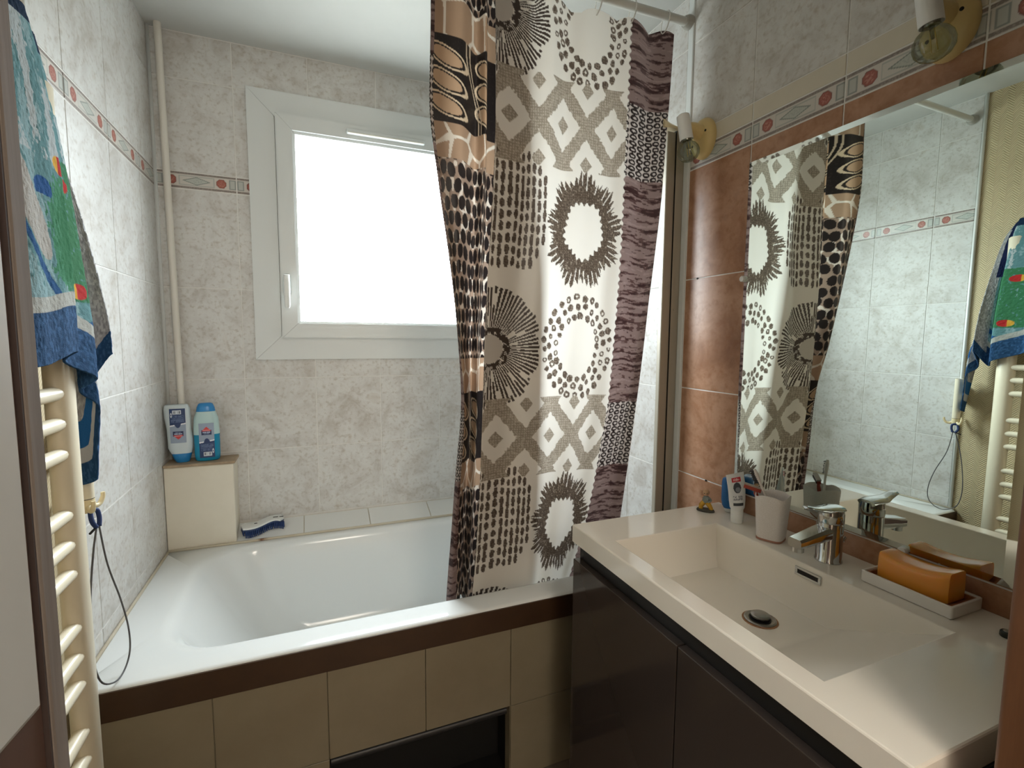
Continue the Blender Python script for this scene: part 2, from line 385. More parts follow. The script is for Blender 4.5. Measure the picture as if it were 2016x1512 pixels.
# --- corner beads and edge strips
def trim(n, bm, m, label, smooth=False): return tag(obj('trim_%d' % n, bm, m, smooth=smooth), label, 'trim', kind='structure')
bm = BM(); tube(bm, [(L+.001, YE+.004, .56), (L+.001, YE+.004, CEIL)], .007, 8); trim(1, bm, M_WHITE, 'white edge bead where the left wall tiles meet the wallpaper', True)
bm = BM(); box(bm, W-.004, W+.004, 1.292, 1.316, .5, CEIL, .003); trim(2, bm, M_PVC, 'pale vertical edge strip on the right wall beside the curtain rod')
bm = BM(); tube(bm, [(L+.004, D-.004, H-.46), (L+.004, D-.004, CEIL)], .006, 8); trim(3, bm, M_PVC, 'thin white bead in the corner beside the heating pipe', True)

# ------------------------------------------------------------------ window
win = tag(bpy.data.objects.new('window_1', None), 'white window with bright frosted light, vent slot and handle', 'window', kind='structure'); COL.objects.link(win); win.location = (.3, D, H-.09)
CX0, CX1, CZ0, CZ1 = -.203, .803, H-.088, H+.929
def mitre(bm, x0, x1, z0, z1, w, y0, y1, c=.004):
    """a mitred rectangular frame: four bevelled members"""
    o = [(x0, z0), (x1, z0), (x1, z1), (x0, z1)]; i = [(x0+w, z0+w), (x1-w, z0+w), (x1-w, z1-w), (x0+w, z1-w)]
    for k in range(4):
        j = (k+1) % 4; g = .0004
        a, b_, c_, d = Vector(o[k]), Vector(o[j]), Vector(i[j]), Vector(i[k]); dr = (b_-a).normalized()*g
        a, d, b_, c_ = a+dr, d+dr, b_-dr, c_-dr
        V = [(p.x, y1, p.y) for p in (a, b_, c_, d)]+[(p.x, y0, p.y) for p in (a, b_, c_, d)]
        v = [bm.verts.new(p) for p in V]
        for f in ((0, 1, 2, 3), (7, 6, 5, 4), (0, 4, 5, 1), (2, 6, 7, 3), (1, 5, 6, 2), (3, 7, 4, 0)): bm.faces.new([v[q] for q in f])
    bmesh.ops.recalc_face_normals(bm, faces=bm.faces)
    return bm
obj('casing', mitre(BM(), CX0, CX1, CZ0, CZ1, .093, D-.012, D+.004), M_PVC, win)
obj('frame', mitre(BM(), HX0-.003, HX1+.003, HZ0-.003, HZ1+.003, .030, D-.020, D+.06), M_PVC, win)
sash = obj('sash', mitre(BM(), HX0+.001, HX1-.001, HZ0+.001, HZ1-.001, .055, D-.030, D+.05), M_PVC, win)
obj('glazing_bead', mitre(BM(), HX0+.052, HX1-.052, HZ0+.052, HZ1-.052, .014, D-.018, D+.03), M_PVC, sash)
bm = BM(); box(bm, HX0+.05, HX1-.05, D+.012, D+.018, HZ0+.05, HZ1-.05); obj('pane', bm, M_PANE, win)
bm = BM(); box(bm, .148, .462, D-.046, D-.028, H+.803, H+.825, .008, 3); vs = obj('vent', bm, M_PVC, win, 40)
bm = BM(); box(bm, .155, .455, D-.0475, D-.044, H+.806, H+.810); obj('vent_slot', bm, mat('vent_off_white', (226, 226, 214), .5), vs)  # slot strip in a slightly yellower off-white
hx = -.083
bm = BM(); box(bm, hx-.014, hx+.014, D-.040, D-.028, H+.16, H+.245, .0135, 4); hd = obj('handle', bm, M_PVC, win, 40)
bm = BM(); R = []
for zz, yy, a, c in ((.243, D-.040, .010, .006), (.238, D-.062, .011, .008), (.215, D-.072, .011, .008), (.16, D-.074, .0105, .0075), (.12, D-.072, .010, .007), (.112, D-.070, .007, .005)):
    R.append([(hx+a*math.cos(k*math.pi/6), yy+c*math.sin(k*math.pi/6), H+zz) for k in range(12)])
rings(bm, R); obj('handle_grip', bm, M_WHITE, hd, 50)

# ------------------------------------------------------------------ heating pipe
bm = BM(); tube(bm, [(-.464, 2.128, CEIL), (-.459, 2.128, H+.4), (-.452, 2.128, H-.455)], .0115, 14)
tag(obj('heating_pipe', bm, M_PIPE, smooth=50), 'white painted vertical pipe in the corner left of the window', 'pipe')

# ------------------------------------------------------------------ bathtub
RIM = H-.777
tub = thing('bathtub', 'white enamelled bathtub with a brown strip under its front rim', 'bathtub', (.3, 1.65, RIM-.5))
bm = BM()
y0, y1 = 1.283, 2.055; cx, cy = (L+W)/2, (y0+y1)/2; ox, oy = (W-L)/2-.001, (y1-y0)/2
def ring2(x0, x1, ya, yb, r, z, n=12): return rrect((x0+x1)/2, (ya+yb)/2, (x1-x0)/2, (yb-ya)/2, r, z, n)
R = [ring2(L+.001, W-.001, y0, y1, .012, RIM-.045), ring2(L+.001, W-.001, y0-.008, y1, .014, RIM-.028), ring2(L+.001, W-.001, y0-.010, y1, .016, RIM-.012), ring2(L+.001, W-.001, y0-.006, y1, .018, RIM-.003), ring2(L+.001, W-.001, y0+.004, y1-.004, .02, RIM),
     ring2(-.40, 1.075, 1.355, 2.02, .16, RIM+.001), ring2(-.385, 1.066, 1.364, 2.012, .16, RIM-.001), ring2(-.372, 1.058, 1.372, 2.005, .16, RIM-.008), ring2(-.355, 1.05, 1.380, 1.998, .16, RIM-.025),
     ring2(-.32, 1.035, 1.392, 1.988, .16, RIM-.08), ring2(-.25, 1.01, 1.405, 1.975, .15, RIM-.2), ring2(-.19, .985, 1.42, 1.96, .14, RIM-.30), ring2(-.14, .96, 1.45, 1.93, .13, RIM-.355), ring2(-.08, .92, 1.50, 1.88, .11, RIM-.375), ring2(.05, .82, 1.6, 1.78, .06, RIM-.38)]
rings(bm, R, True, False, True); obj('body', bm, M_ENAMEL, tub, 60)
bm = BM(); box(bm, L+.001, .999, 1.272, 1.283, H-.853, H-.783, .0015); obj('edge_strip', bm, M_BROWN, tub)
bm = BM(); box(bm, .999, W-.001, 1.272, 1.283, H-.853, H-.783, .0015); obj('edge_strip', bm, M_BROWN, tub)
bm = BM(); tube(bm, [(L+.004, 1.285, RIM+.002), (L+.004, 2.06, RIM+.002)], .005, 6); obj('sealant', bm, M_SEAL, tub, True)
bm = BM(); tube(bm, [(L+.004, 2.046, RIM+.003), (-.29, 2.046, RIM+.003), (W-.004, 2.043, RIM+.003)], .0055, 6); obj('sealant', bm, M_SEAL, tub, True)

# tub apron with its inspection opening
apron = thing('tub_apron', 'cream tiled front panel under the bathtub with a dark opening', 'bath panel', (.3, 1.28, 0))
OX0, OX1, OZ = .0125, .5225, H-1.10
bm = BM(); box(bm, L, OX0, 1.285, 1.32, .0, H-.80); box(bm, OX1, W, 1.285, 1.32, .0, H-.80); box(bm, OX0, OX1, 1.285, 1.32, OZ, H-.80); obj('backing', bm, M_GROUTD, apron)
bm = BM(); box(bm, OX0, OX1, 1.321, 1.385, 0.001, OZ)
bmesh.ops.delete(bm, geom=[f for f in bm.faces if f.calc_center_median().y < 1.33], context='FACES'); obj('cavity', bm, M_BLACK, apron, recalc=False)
bm = BM(); tube(bm, [(OX0+.004, 1.287, OZ-.013), (OX1-.012, 1.287, OZ-.013)], .011, 10); obj('rubber_seal', bm, M_DARKP, apron, 60)
ac = [L, -.2435, .0125, .267, .5225, .777, 1.031, W]
for a0, a1 in zip(ac, ac[1:]):
    for z0, z1 in ((H-1.10, H-.80), (.0, H-1.10)):
        if z1 < H-1 and a0 >= OX0-.01 and a1 <= OX1+.01: continue
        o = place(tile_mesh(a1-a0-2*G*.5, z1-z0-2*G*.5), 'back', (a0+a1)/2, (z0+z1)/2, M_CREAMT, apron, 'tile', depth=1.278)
        o.matrix_parent_inverse = Matrix.Translation(-Vector(apron.location))

# tiled ledge between tub and window wall
ledge = thing('tiled_ledge', 'narrow white tiled ledge along the window wall above the tub', 'ledge', (.4, 2.1, RIM))
bm = BM(); v = []
for x in (-.29, W): v.append([bm.verts.new(p) for p in ((x, 2.054, RIM-.02), (x, D+.003, RIM-.02), (x, D+.003, H-.737), (x, 2.047, H-.776))])
for i in range(4): j = (i+1) % 4; bm.faces.new((v[0][i], v[0][j], v[1][j], v[1][i]))
bm.faces.new(v[0]); bm.faces.new(v[1][::-1]); obj('bed', bm, M_SEAL, ledge)
M_LT = mat('white_ledge_tile', (224, 226, 224), .2)
lx = [-.288, -.05, .205, .46, .715, .97, W-.002]
sl = math.atan2(.039, .113)
for a0, a1 in zip(lx, lx[1:]):
    me = tile_mesh(a1-a0-.003, .1155); o = bpy.data.objects.new('tile', me); COL.objects.link(o); o.parent = ledge
    o.matrix_local = Matrix.Translation(((a0+a1)/2, 2.1015, H-.7565)) @ Matrix.Rotation(sl, 4, 'X')
    o.matrix_parent_inverse = Matrix.Translation(-Vector(ledge.location))
    if not me.materials: me.materials.append(None)
    o.material_slots[0].link = 'OBJECT'; o.material_slots[0].material = M_LT

# corner box that hides the pipe
cb = thing('pipe_box', 'cream boxed-in corner block under the two shampoo bottles', 'box', (-.4, 2.1, RIM))
bm = BM(); box(bm, L+.001, -.284, 2.052, D-.001, RIM-.01, H-.469, .004); obj('body', bm, noise_mat('cream_box_paint', [(.3, (222, 215, 198)), (.7, (228, 222, 206))], scale=7, rough=.5), cb)
bm = BM(); box(bm, L+.001, -.278, 2.046, D-.001, H-.4685, H-.459, .002); obj('top', bm, noise_mat('stained_top', [(.3, (150, 128, 102)), (.6, (176, 156, 130)), (.8, (140, 112, 84))], scale=14, rough=.6), cb)

# ------------------------------------------------------------------ doorway
bm = BM(); box(bm, .668, .74, .115, .258, 0, 2.06, .005, 3); trim(4, bm, M_WOOD, 'brown wooden door jamb right of the viewer beside the washbasin', 50)
bm = BM(); box(bm, -.130, -.1045, .2485, .261, 0, 2.06, .0015, 2)
trim(5, bm, M_GREYWOOD, 'grey wooden door jamb at the left edge of the photo')
bm = BM(); box(bm, -.130, -.1052, .2471, .2484, 0, 2.06); trim(6, bm, mat('rebate_painted_shade', (44, 30, 25), .8), 'rebate edge of the left door jamb with shade painted in')  # thin dark strip: shade of the jamb step put into its colour
door = tag(bpy.data.objects.new('door_1', None), 'dark wooden door with a pale panel, folded open at the left', 'door', kind='structure'); COL.objects.link(door)
DO = Vector((-.1068, .2462, 0)); door.location = DO; DA = math.radians(180+5.0)
def dl(p):   # door local: along leaf, outward to the viewer's side, up
    d = Vector((math.sin(DA), math.cos(DA), 0)); n = Vector((-d.y, d.x, 0)); 
    return DO+d*p[0]+n*p[1]+Vector((0, 0, p[2]))
def dbox(bm, a0, a1, n0, n1, z0, z1):
    v = [bm.verts.new(dl((a, n_, z))) for a in (a0, a1) for n_ in (n0, n1) for z in (z0, z1)]
    for f in [(0, 1, 3, 2), (4, 6, 7, 5), (0, 4, 5, 1), (2, 3, 7, 6), (0, 2, 6, 4), (1, 5, 7, 3)]: bm.faces.new([v[i] for i in f])
bm = BM(); dbox(bm, 0, .72, -.04, 0, .01, 2.03); leaf = obj('leaf', bm, M_DOOR, door)
bm = BM()
for (a0, a1, z0, z1, n) in ((.0012, .66, H-.151, 1.96, 0.0005),):
    v0 = [bm.verts.new(dl(p)) for p in ((a0, 0, z0), (a1, 0, z0), (a1, 0, z1), (a0, 0, z1))]
    v1 = [bm.verts.new(dl(p)) for p in ((a0+.004, .0025, z0+.004), (a1-.004, .0025, z0+.004), (a1-.004, .0025, z1-.004), (a0+.004, .0025, z1-.004))]
    for i in range(4): j = (i+1) % 4; bm.faces.new((v0[i], v0[j], v1[j], v1[i]))
    bm.faces.new(v1)
obj('panel', bm, M_DOORP, door)
# added fill lamp, unseen in the hallway, brightens the room from behind
hl = thing('hall_fill_lamp', 'added opal fill lamp, unseen on the hallway ceiling', 'lamp', (.3, -.75, CEIL-.14))
bm = BM(); lathe(bm, [(.06, CEIL-.02), (.06, CEIL-.001)], (.3, -.75, 0), seg=20); obj('base', bm, M_WHITE, hl, 40)
bm = BM(); lathe(bm, [(.03, CEIL-.30), (.13, CEIL-.27), (.19, CEIL-.20), (.20, CEIL-.15), (.17, CEIL-.08), (.10, CEIL-.03), (.055, CEIL-.0205)], (.3, -.75, 0), seg=20)
obj('globe', bm, mat('fill_globe', (250, 240, 220), .4, Emission_Color=lin((255, 226, 186))+(1,), Emission_Strength=1.5), hl, True)
hll = bpy.data.lights.new('hall_fill_light', 'POINT'); hll.energy = HALL_FILL_WATTS; hll.color = (1, .90, .78); hll.shadow_soft_size = .24
ho = bpy.data.objects.new('hall_fill_light', hll); COL.objects.link(ho); ho.location = (.3, -.75, CEIL-.56)

# ------------------------------------------------------------------ vanity
VX0, VX1, VY0, VY1, CT = .6255, 1.129, .305, 1.105, H-.487
van = thing('vanity_cabinet', 'glossy dark taupe two-door cabinet under the washbasin', 'cabinet', (.88, .7, 0))
bm = BM(); box(bm, .650, VX1, VY0+.004, VY1-.004, .09, CT-.112); obj('body', bm, M_CABIN, van)
bm = BM(); box(bm, .650, .664, VY0+.004, VY1-.004, CT-.1118, CT-.0515); obj('top_rail', bm, M_CABIN, van)
bm = BM(); box(bm, .69, VX1, VY0+.02, VY1-.02, 0, .0895); obj('plinth', bm, M_CABIN, van)
bm = BM(); box(bm, .650, VX1, VY1-.004, VY1, .09, CT-.0515, .001); obj('side_panel', bm, M_CAB, van)
bm = BM(); box(bm, .650, VX1, VY0, VY0+.004, .09, CT-.0515, .001); obj('side_panel', bm, M_CAB, van)
for a, b in ((VY0+.001, .6995), (.7025, VY1-.001)):
    bm = BM(); box(bm, .629, .6495, a, b, .10, CT-.094, .0015, 2); obj('door', bm, M_CAB, van)

# washbasin: one cast slab with a sunken rectangular bowl
bas = thing('washbasin', 'white cast resin washbasin top with a rectangular sunken bowl', 'washbasin', (.88, .7, CT-.05))
bm = BM()
BX0, BX1, BY0, BY1 = .671, .988, .447, .971
outer = [(VX0, VY0), (VX1, VY0), (VX1, VY1), (VX0, VY1)]
def q(P, z): return [(x, y, z) for x, y in P]
def ins(P, d): (a, b_), (c, d_) = P[0], P[2]; return [(a+d, b_+d), (c-d, b_+d), (c-d, d_-d), (a+d, d_-d)]
inn = [(BX0, BY0), (BX1, BY0), (BX1, BY1), (BX0, BY1)]
FZ = CT-.105
flo = [(BX0+.03, BY0+.20), (BX1-.018, BY0+.20), (BX1-.018, BY1-.028), (BX0+.03, BY1-.028)]
R = [q(ins(outer, .004), CT-.05), q(outer, CT-.046), q(outer, CT-.003), q(ins(outer, .001), CT-.001), q(ins(outer, .003), CT), q(ins(inn, -.003), CT), q(ins(inn, -.001), CT-.001), q(inn, CT-.004)]
rings(bm, R, True, False, False)
top = [v for v in bm.verts][-4:]
# bowl: near end is a long smooth ramp, other sides steep
NB = 9; rows_ = [top]
for k in range(1, NB):
    s = k/(NB-1); zz = CT-.004+(FZ-CT+.004)*s
    e = s**.9; rx = s**3.0
    pts = [(BX0+.03*rx, BY0+.20*s**1.1), (BX1-.018*rx, BY0+.20*s**1.1), (BX1-.018*rx, BY1-.028*rx), (BX0+.03*rx, BY1-.028*rx)]
    rows_.append([bm.verts.new((x, y, zz)) for x, y in pts])
for a, b in zip(rows_, rows_[1:]):
    for i in range(4): j = (i+1) % 4; bm.faces.new((a[i], a[j], b[j], b[i]))
bm.faces.new(rows_[-1]); obj('slab', bm, M_BASIN, bas, 25)
dx, dyy = .868, .722
bm = BM(); lathe(bm, [(.0355, 0), (.0355, .001)], (dx, dyy, FZ+.0002), seg=28); obj('limescale_ring', bm, mat('rusty_limescale', (160, 118, 84), .6), bas, 40)
bm = BM(); lathe(bm, [(.032, 0), (.032, .002), (.029, .0035), (.023, .002), (.022, .0005)], (dx, dyy, FZ+.0012), seg=32, caps=True); dr = obj('drain', bm, M_STEEL, bas, 40)
bm = BM(); lathe(bm, [(.017, 0), (.019, .003), (.019, .006), (.016, .008), (.004, .0088)], (dx, dyy, FZ+.006), seg=28); obj('plug', bm, M_STEEL, dr, 40)
bm = BM(); lathe(bm, [(.021, 0), (.021, .0012)], (dx, dyy, FZ+.0022), seg=24); obj('drain_gap', bm, M_BLACK, dr)
# overflow plate on the rear bowl wall
bm = BM(); oy, oz = .7075, CT-.021
for a0, a1, z0, z1 in ((oy-.030, oy+.030, oz+.0045, oz+.010), (oy-.030, oy+.030, oz-.010, oz-.0045), (oy-.030, oy-.024, oz-.0045, oz+.0045), (oy+.024, oy+.030, oz-.0045, oz+.0045)):
    box(bm, .9845, .9875, a0, a1, z0, z1, .0006, 1)
ov = obj('overflow_plate', bm, M_CHROME, bas)
bm = BM(); box(bm, .9862, .9872, oy-.024, oy+.024, oz-.0045, oz+.0045); obj('overflow_slot', bm, M_BLACK, ov)

# ------------------------------------------------------------------ mixer tap
tp = thing('mixer_tap', 'chrome single-lever mixer tap behind the basin', 'tap', (1.055, .712, CT))
tx, ty = 1.055, .712
bm = BM(); lathe(bm, [(.0275, 0), (.0275, .003), (.0255, .006), (.0255, .085), (.025, .088)], (tx, ty, CT+.0005), seg=32); obj('body', bm, M_CHROME, tp, 40)
bm = BM(); R = []
for s, hw, hz in ((0, .019, .014), (.3, .018, .0135), (.75, .0165, .011), (1, .0155, .010)):
    x = tx-.012-.098*s; z = CT+.068-.012*s
    R.append([(x, ty+sy*hw, z+sz*hz) for sy, sz in ((1, .55), (.8, 1), (-.8, 1), (-1, .55), (-1, -.7), (-.8, -1), (.8, -1), (1, -.7))])
rings(bm, R); sp_ = obj('spout', bm, M_CHROME, tp, 35)
bm = BM(); lathe(bm, [(.0115, 0), (.0115, .012), (.010, .013)], (tx-.098, ty, CT+.036), seg=18); obj('aerator', bm, M_CHROME, sp_, 40)
bm = BM(); lathe(bm, [(.0245, .088), (.026, .090), (.026, .108), (.0245, .118), (.018, .1225), (.006, .124)], (tx, ty, CT), seg=32); lv = obj('lever_cap', bm, M_CHROME, tp, 40)
bm = BM(); R = []
for s, hw, z, hz in ((-.022, .020, .117, .007), (.0, .0235, .119, .0075), (.03, .021, .120, .0065), (.048, .0155, .1225, .0055), (.066, .013, .127, .0045), (.078, .0115, .130, .004), (.083, .006, .131, .0025)):
    R.append([(tx-s, ty+hw*math.cos(k*math.pi/6), CT+z+hz*math.sin(k*math.pi/6)) for k in range(12)])
rings(bm, R); obj('lever', bm, M_CHROME, lv, 50)
bm = BM(); tube(bm, [(tx+.022, ty-.006, CT+.03), (tx+.036, ty-.006, CT+.045)], .0035, 8); tube(bm, [(tx+.033, ty-.006, CT+.042), (tx+.040, ty-.006, CT+.050)], .006, 8); obj('plug_rod', bm, M_CHROME, tp, 50)

# ------------------------------------------------------------------ mirror
mir = thing('wall_mirror', 'wide frameless wall mirror above the washbasin', 'mirror', (W-.005, .74, H-.432))
MY0, MY1, MZ0, MZ1 = .432, 1.051, H-.432, H+.486
bm = BM(); x0, x1 = W-.0005, W-.0065; bv = .014
R = [[(x0, y, z) for y, z in ((MY0, MZ0), (MY1, MZ0), (MY1, MZ1), (MY0, MZ1))], [(x1+.003, y, z) for y, z in ((MY0, MZ0), (MY1, MZ0), (MY1, MZ1), (MY0, MZ1))]]
rings(bm, R, True, True, False); obj('backing', bm, M_DARKP, mir)
bm = BM(); R = [[(x1+.0028, y, z) for y, z in ((MY0, MZ0), (MY1, MZ0), (MY1, MZ1), (MY0, MZ1))], [(x1, y, z) for y, z in ((MY0+bv, MZ0+bv), (MY1-bv, MZ0+bv), (MY1-bv, MZ1-bv), (MY0+bv, MZ1-bv))]]
rings(bm, R, True, False, False); obj('bevel', bm, M_MBEV, mir)
bm = BM(); bm.faces.new([bm.verts.new(p) for p in R[1]]); obj('glass', bm, M_MIRROR, mir)
for y, z in ((1.053, .172), (.605, -.4325), (.430, .172)):
    bm = BM(); lathe(bm, [(.0085, 0), (.0085, .009), (.007, .011)], (W-.0005, y, H+z), (-1, 0, 0), 14); obj('clip', bm, M_WHITE, mir, 40)

# ------------------------------------------------------------------ shower screen wall profile
prf = thing('screen_profile', 'grey metal shower screen profile upright on the wall by the curtain', 'profile', (1.1, 1.32, RIM))
z0, z1 = RIM+.0015, H+.665
bm = BM(); box(bm, 1.098, W-.001, 1.316, 1.342, z0, z1, .002); obj('wall_channel', bm, M_ALU, prf)
bm = BM(); box(bm, 1.064, 1.0975, 1.3195, 1.339, z0+.01, z1-.004, .003); obj('screen_edge', bm, M_ALU, prf)
bm = BM(); box(bm, 1.0974, 1.0985, 1.3165, 1.3415, z0, z1); obj('rubber_lip', bm, M_BLACK, prf)
bm = BM(); R = []
for s, hh in ((0, .012), (.02, .012), (.045, .017), (.065, .026), (.072, .026)):
    R.append([(W-.012-s, y, z1+dz) for y, dz in ((1.313, .004), (1.345, .004), (1.345, .004+hh*.5), (1.337, .004+hh), (1.321, .004+hh), (1.313, .004+hh*.5))])
rings(bm, R); obj('end_cap', bm, M_CREAM, prf, 35)
for z in (.10, -.22):
    bm = BM(); lathe(bm, [(.005, 0), (.005, .002)], (1.112, 1.3165, H+z), (0, -1, 0), 10); obj('screw_cover', bm, M_ALU, prf)

# ------------------------------------------------------------------ curtain rod and rings
rod = thing('curtain_rod', 'pale straight shower curtain rod across the tub', 'rod', (1.1, 1.31, H+.99))
RA, RB = Vector((W-.001, 1.311, H+.992)), Vector((L+.001, 1.345, H+.984))
bm = BM(); tube(bm, [RA, RB], .0125, 16); obj('tube', bm, mat('rod_white', (206, 206, 200), .35), rod, 50)
for a, d in ((RA, -1), (RB, 1)):
    bm = BM(); lathe(bm, [(.021, 0), (.021, .012), (.017, .022)], a, (d, 0, 0), 18); obj('end_cap', bm, mat('rod_cap_grey', (170, 168, 160), .4), rod, 40)
def rod_y(x): s = (x-RA.x)/(RB.x-RA.x); return RA.y+(RB.y-RA.y)*s
WHERE = ['above the purple striped edge, nearest the wall', 'where the purple stripe meets the white field', 'above the big dotted ring motif', 'left of the dotted ring motif', 'above the radial burst motif', 'above the dark gathered folds', 'at the outermost gathered fold']
for x, wh in zip((1.035, .915, .80, .655, .53, .43, .35), WHERE):
    bm = BM(); y = rod_y(x); c = Vector((x, y, H+.974)); P = []
    for k in range(24):
        a = k*math.pi/12; P.append((c.x+.006*math.sin(a), c.y+.019*math.cos(a), c.z+.034*math.sin(a)))
    tube(bm, P, .0017, 6, closed=True)
    tag(obj('curtain_ring', bm, M_RING, smooth=True), 'clear curtain ring on the rod '+wh, 'ring', 'shower curtain rings')

# ------------------------------------------------------------------ shower curtain
CURTAIN_Z = [0.985, 0.8, 0.6, 0.4, 0.2, 0, -0.2, -0.4, -0.6, -0.72, -0.83]
CURTAIN_COLS = [
 (0, [(1.072, 1.315), (1.065, 1.315), (1.057, 1.317), (1.046, 1.321), (1.025, 1.324), (1.008, 1.332), (0.994, 1.344), (0.98, 1.36), (0.965, 1.377), (0.956, 1.387), (0.948, 1.396)]),
 (0.095, [(1.011, 1.335), (1.006, 1.335), (0.999, 1.337), (0.99, 1.341), (0.975, 1.344), (0.963, 1.352), (0.952, 1.364), (0.933, 1.38), (0.913, 1.397), (0.896, 1.407), (0.881, 1.417)]),
 (0.19, [(0.912, 1.312), (0.909, 1.312), (0.904, 1.314), (0.9, 1.317), (0.895, 1.321), (0.888, 1.329), (0.88, 1.341), (0.858, 1.358), (0.83, 1.376), (0.8, 1.386), (0.774, 1.396)]),
 (0.27, [(0.85, 1.325), (0.848, 1.325), (0.845, 1.327), (0.842, 1.33), (0.835, 1.334), (0.829, 1.342), (0.824, 1.354), (0.809, 1.371), (0.79, 1.389), (0.768, 1.399), (0.747, 1.409)]),
 (0.35, [(0.768, 1.318), (0.77, 1.318), (0.77, 1.32), (0.769, 1.323), (0.766, 1.326), (0.763, 1.335), (0.76, 1.347), (0.749, 1.365), (0.734, 1.383), (0.72, 1.393), (0.707, 1.403)]),
 (0.43, [(0.709, 1.33), (0.71, 1.33), (0.71, 1.332), (0.708, 1.335), (0.705, 1.338), (0.701, 1.347), (0.698, 1.359), (0.695, 1.377), (0.689, 1.395), (0.68, 1.405), (0.672, 1.415)]),
 (0.51, [(0.64, 1.312), (0.641, 1.312), (0.642, 1.313), (0.643, 1.317), (0.635, 1.32), (0.629, 1.329), (0.625, 1.342), (0.626, 1.36), (0.626, 1.378), (0.623, 1.389), (0.621, 1.399)]),
 (0.61, [(0.555, 1.322), (0.557, 1.322), (0.56, 1.323), (0.558, 1.327), (0.546, 1.33), (0.539, 1.339), (0.537, 1.352), (0.539, 1.371), (0.537, 1.389), (0.534, 1.4), (0.531, 1.41)]),
 (0.7, [(0.473, 1.302), (0.475, 1.302), (0.477, 1.303), (0.471, 1.306), (0.46, 1.31), (0.453, 1.319), (0.451, 1.333), (0.45, 1.352), (0.445, 1.371), (0.44, 1.382), (0.434, 1.393)]),
 (0.725, [(0.494, 1.33), (0.496, 1.33), (0.497, 1.331), (0.492, 1.335), (0.48, 1.338), (0.473, 1.347), (0.471, 1.36), (0.471, 1.379), (0.467, 1.398), (0.461, 1.409), (0.456, 1.419)]),
 (0.89, [(0.578, 1.358), (0.579, 1.358), (0.587, 1.359), (0.602, 1.363), (0.622, 1.366), (0.633, 1.375), (0.637, 1.387), (0.641, 1.405), (0.644, 1.422), (0.642, 1.433), (0.64, 1.442)]),
 (0.92, [(0.575, 1.37), (0.577, 1.37), (0.584, 1.371), (0.599, 1.375), (0.619, 1.378), (0.63, 1.387), (0.634, 1.399), (0.638, 1.417), (0.64, 1.434), (0.638, 1.445), (0.636, 1.454)]),
 (1.08, [(0.476, 1.36), (0.476, 1.36), (0.475, 1.361), (0.472, 1.365), (0.465, 1.368), (0.461, 1.377), (0.461, 1.39), (0.459, 1.408), (0.455, 1.427), (0.45, 1.438), (0.446, 1.448)]),
 (1.17, [(0.453, 1.316), (0.454, 1.316), (0.454, 1.317), (0.449, 1.32), (0.442, 1.324), (0.437, 1.333), (0.437, 1.346), (0.434, 1.366), (0.43, 1.385), (0.427, 1.396), (0.424, 1.406)]),
 (1.24, [(0.435, 1.342), (0.434, 1.342), (0.433, 1.343), (0.432, 1.347), (0.428, 1.353), (0.429, 1.371), (0.437, 1.402), (0.432, 1.42), (0.427, 1.439), (0.424, 1.45), (0.421, 1.46)]),
 (1.31, [(0.378, 1.29), (0.376, 1.29), (0.373, 1.29), (0.377, 1.294), (0.385, 1.301), (0.396, 1.319), (0.409, 1.351), (0.401, 1.37), (0.397, 1.389), (0.397, 1.4), (0.397, 1.411)]),
 (1.36, [(0.338, 1.284), (0.335, 1.284), (0.327, 1.284), (0.342, 1.288), (0.362, 1.295), (0.381, 1.313), (0.398, 1.345), (0.389, 1.364), (0.382, 1.383), (0.38, 1.395), (0.378, 1.405)]),
 (1.43, [(0.3, 1.292), (0.298, 1.292), (0.293, 1.292), (0.316, 1.296), (0.347, 1.303), (0.374, 1.321), (0.392, 1.353), (0.381, 1.372), (0.371, 1.391), (0.364, 1.403), (0.359, 1.413)]),
 (1.53, [(0.344, 1.345), (0.342, 1.345), (0.342, 1.346), (0.358, 1.349), (0.384, 1.356), (0.408, 1.374), (0.427, 1.405), (0.417, 1.423), (0.409, 1.442), (0.406, 1.453), (0.403, 1.463)]),
]
def pchip(xk, yk, x):
    """monotone cubic through (xk, yk[k]) ; yk (K, M) -> (len(x), M)"""
    xk = np.asarray(xk, float); yk = np.asarray(yk, float); h = np.diff(xk)[:, None]; d = np.diff(yk, axis=0)/h
    m = np.zeros_like(yk); m[0], m[-1] = d[0], d[-1]
    s = d[1:]*d[:-1]; w1 = 2*h[1:]+h[:-1]; w2 = h[1:]+2*h[:-1]
    with np.errstate(all='ignore'): mm = (w1+w2)/(w1/d[:-1]+w2/d[1:])
    m[1:-1] = np.where(s > 0, mm, 0)
    i = np.clip(np.searchsorted(xk, x)-1, 0, len(xk)-2); hh = (xk[i+1]-xk[i])[:, None]; t = ((x-xk[i])[:, None])/hh
    return (2*t**3-3*t**2+1)*yk[i]+(t**3-2*t**2+t)*hh*m[i]+(-2*t**3+3*t**2)*yk[i+1]+(t**3-t**2)*hh*m[i+1]
T = .92
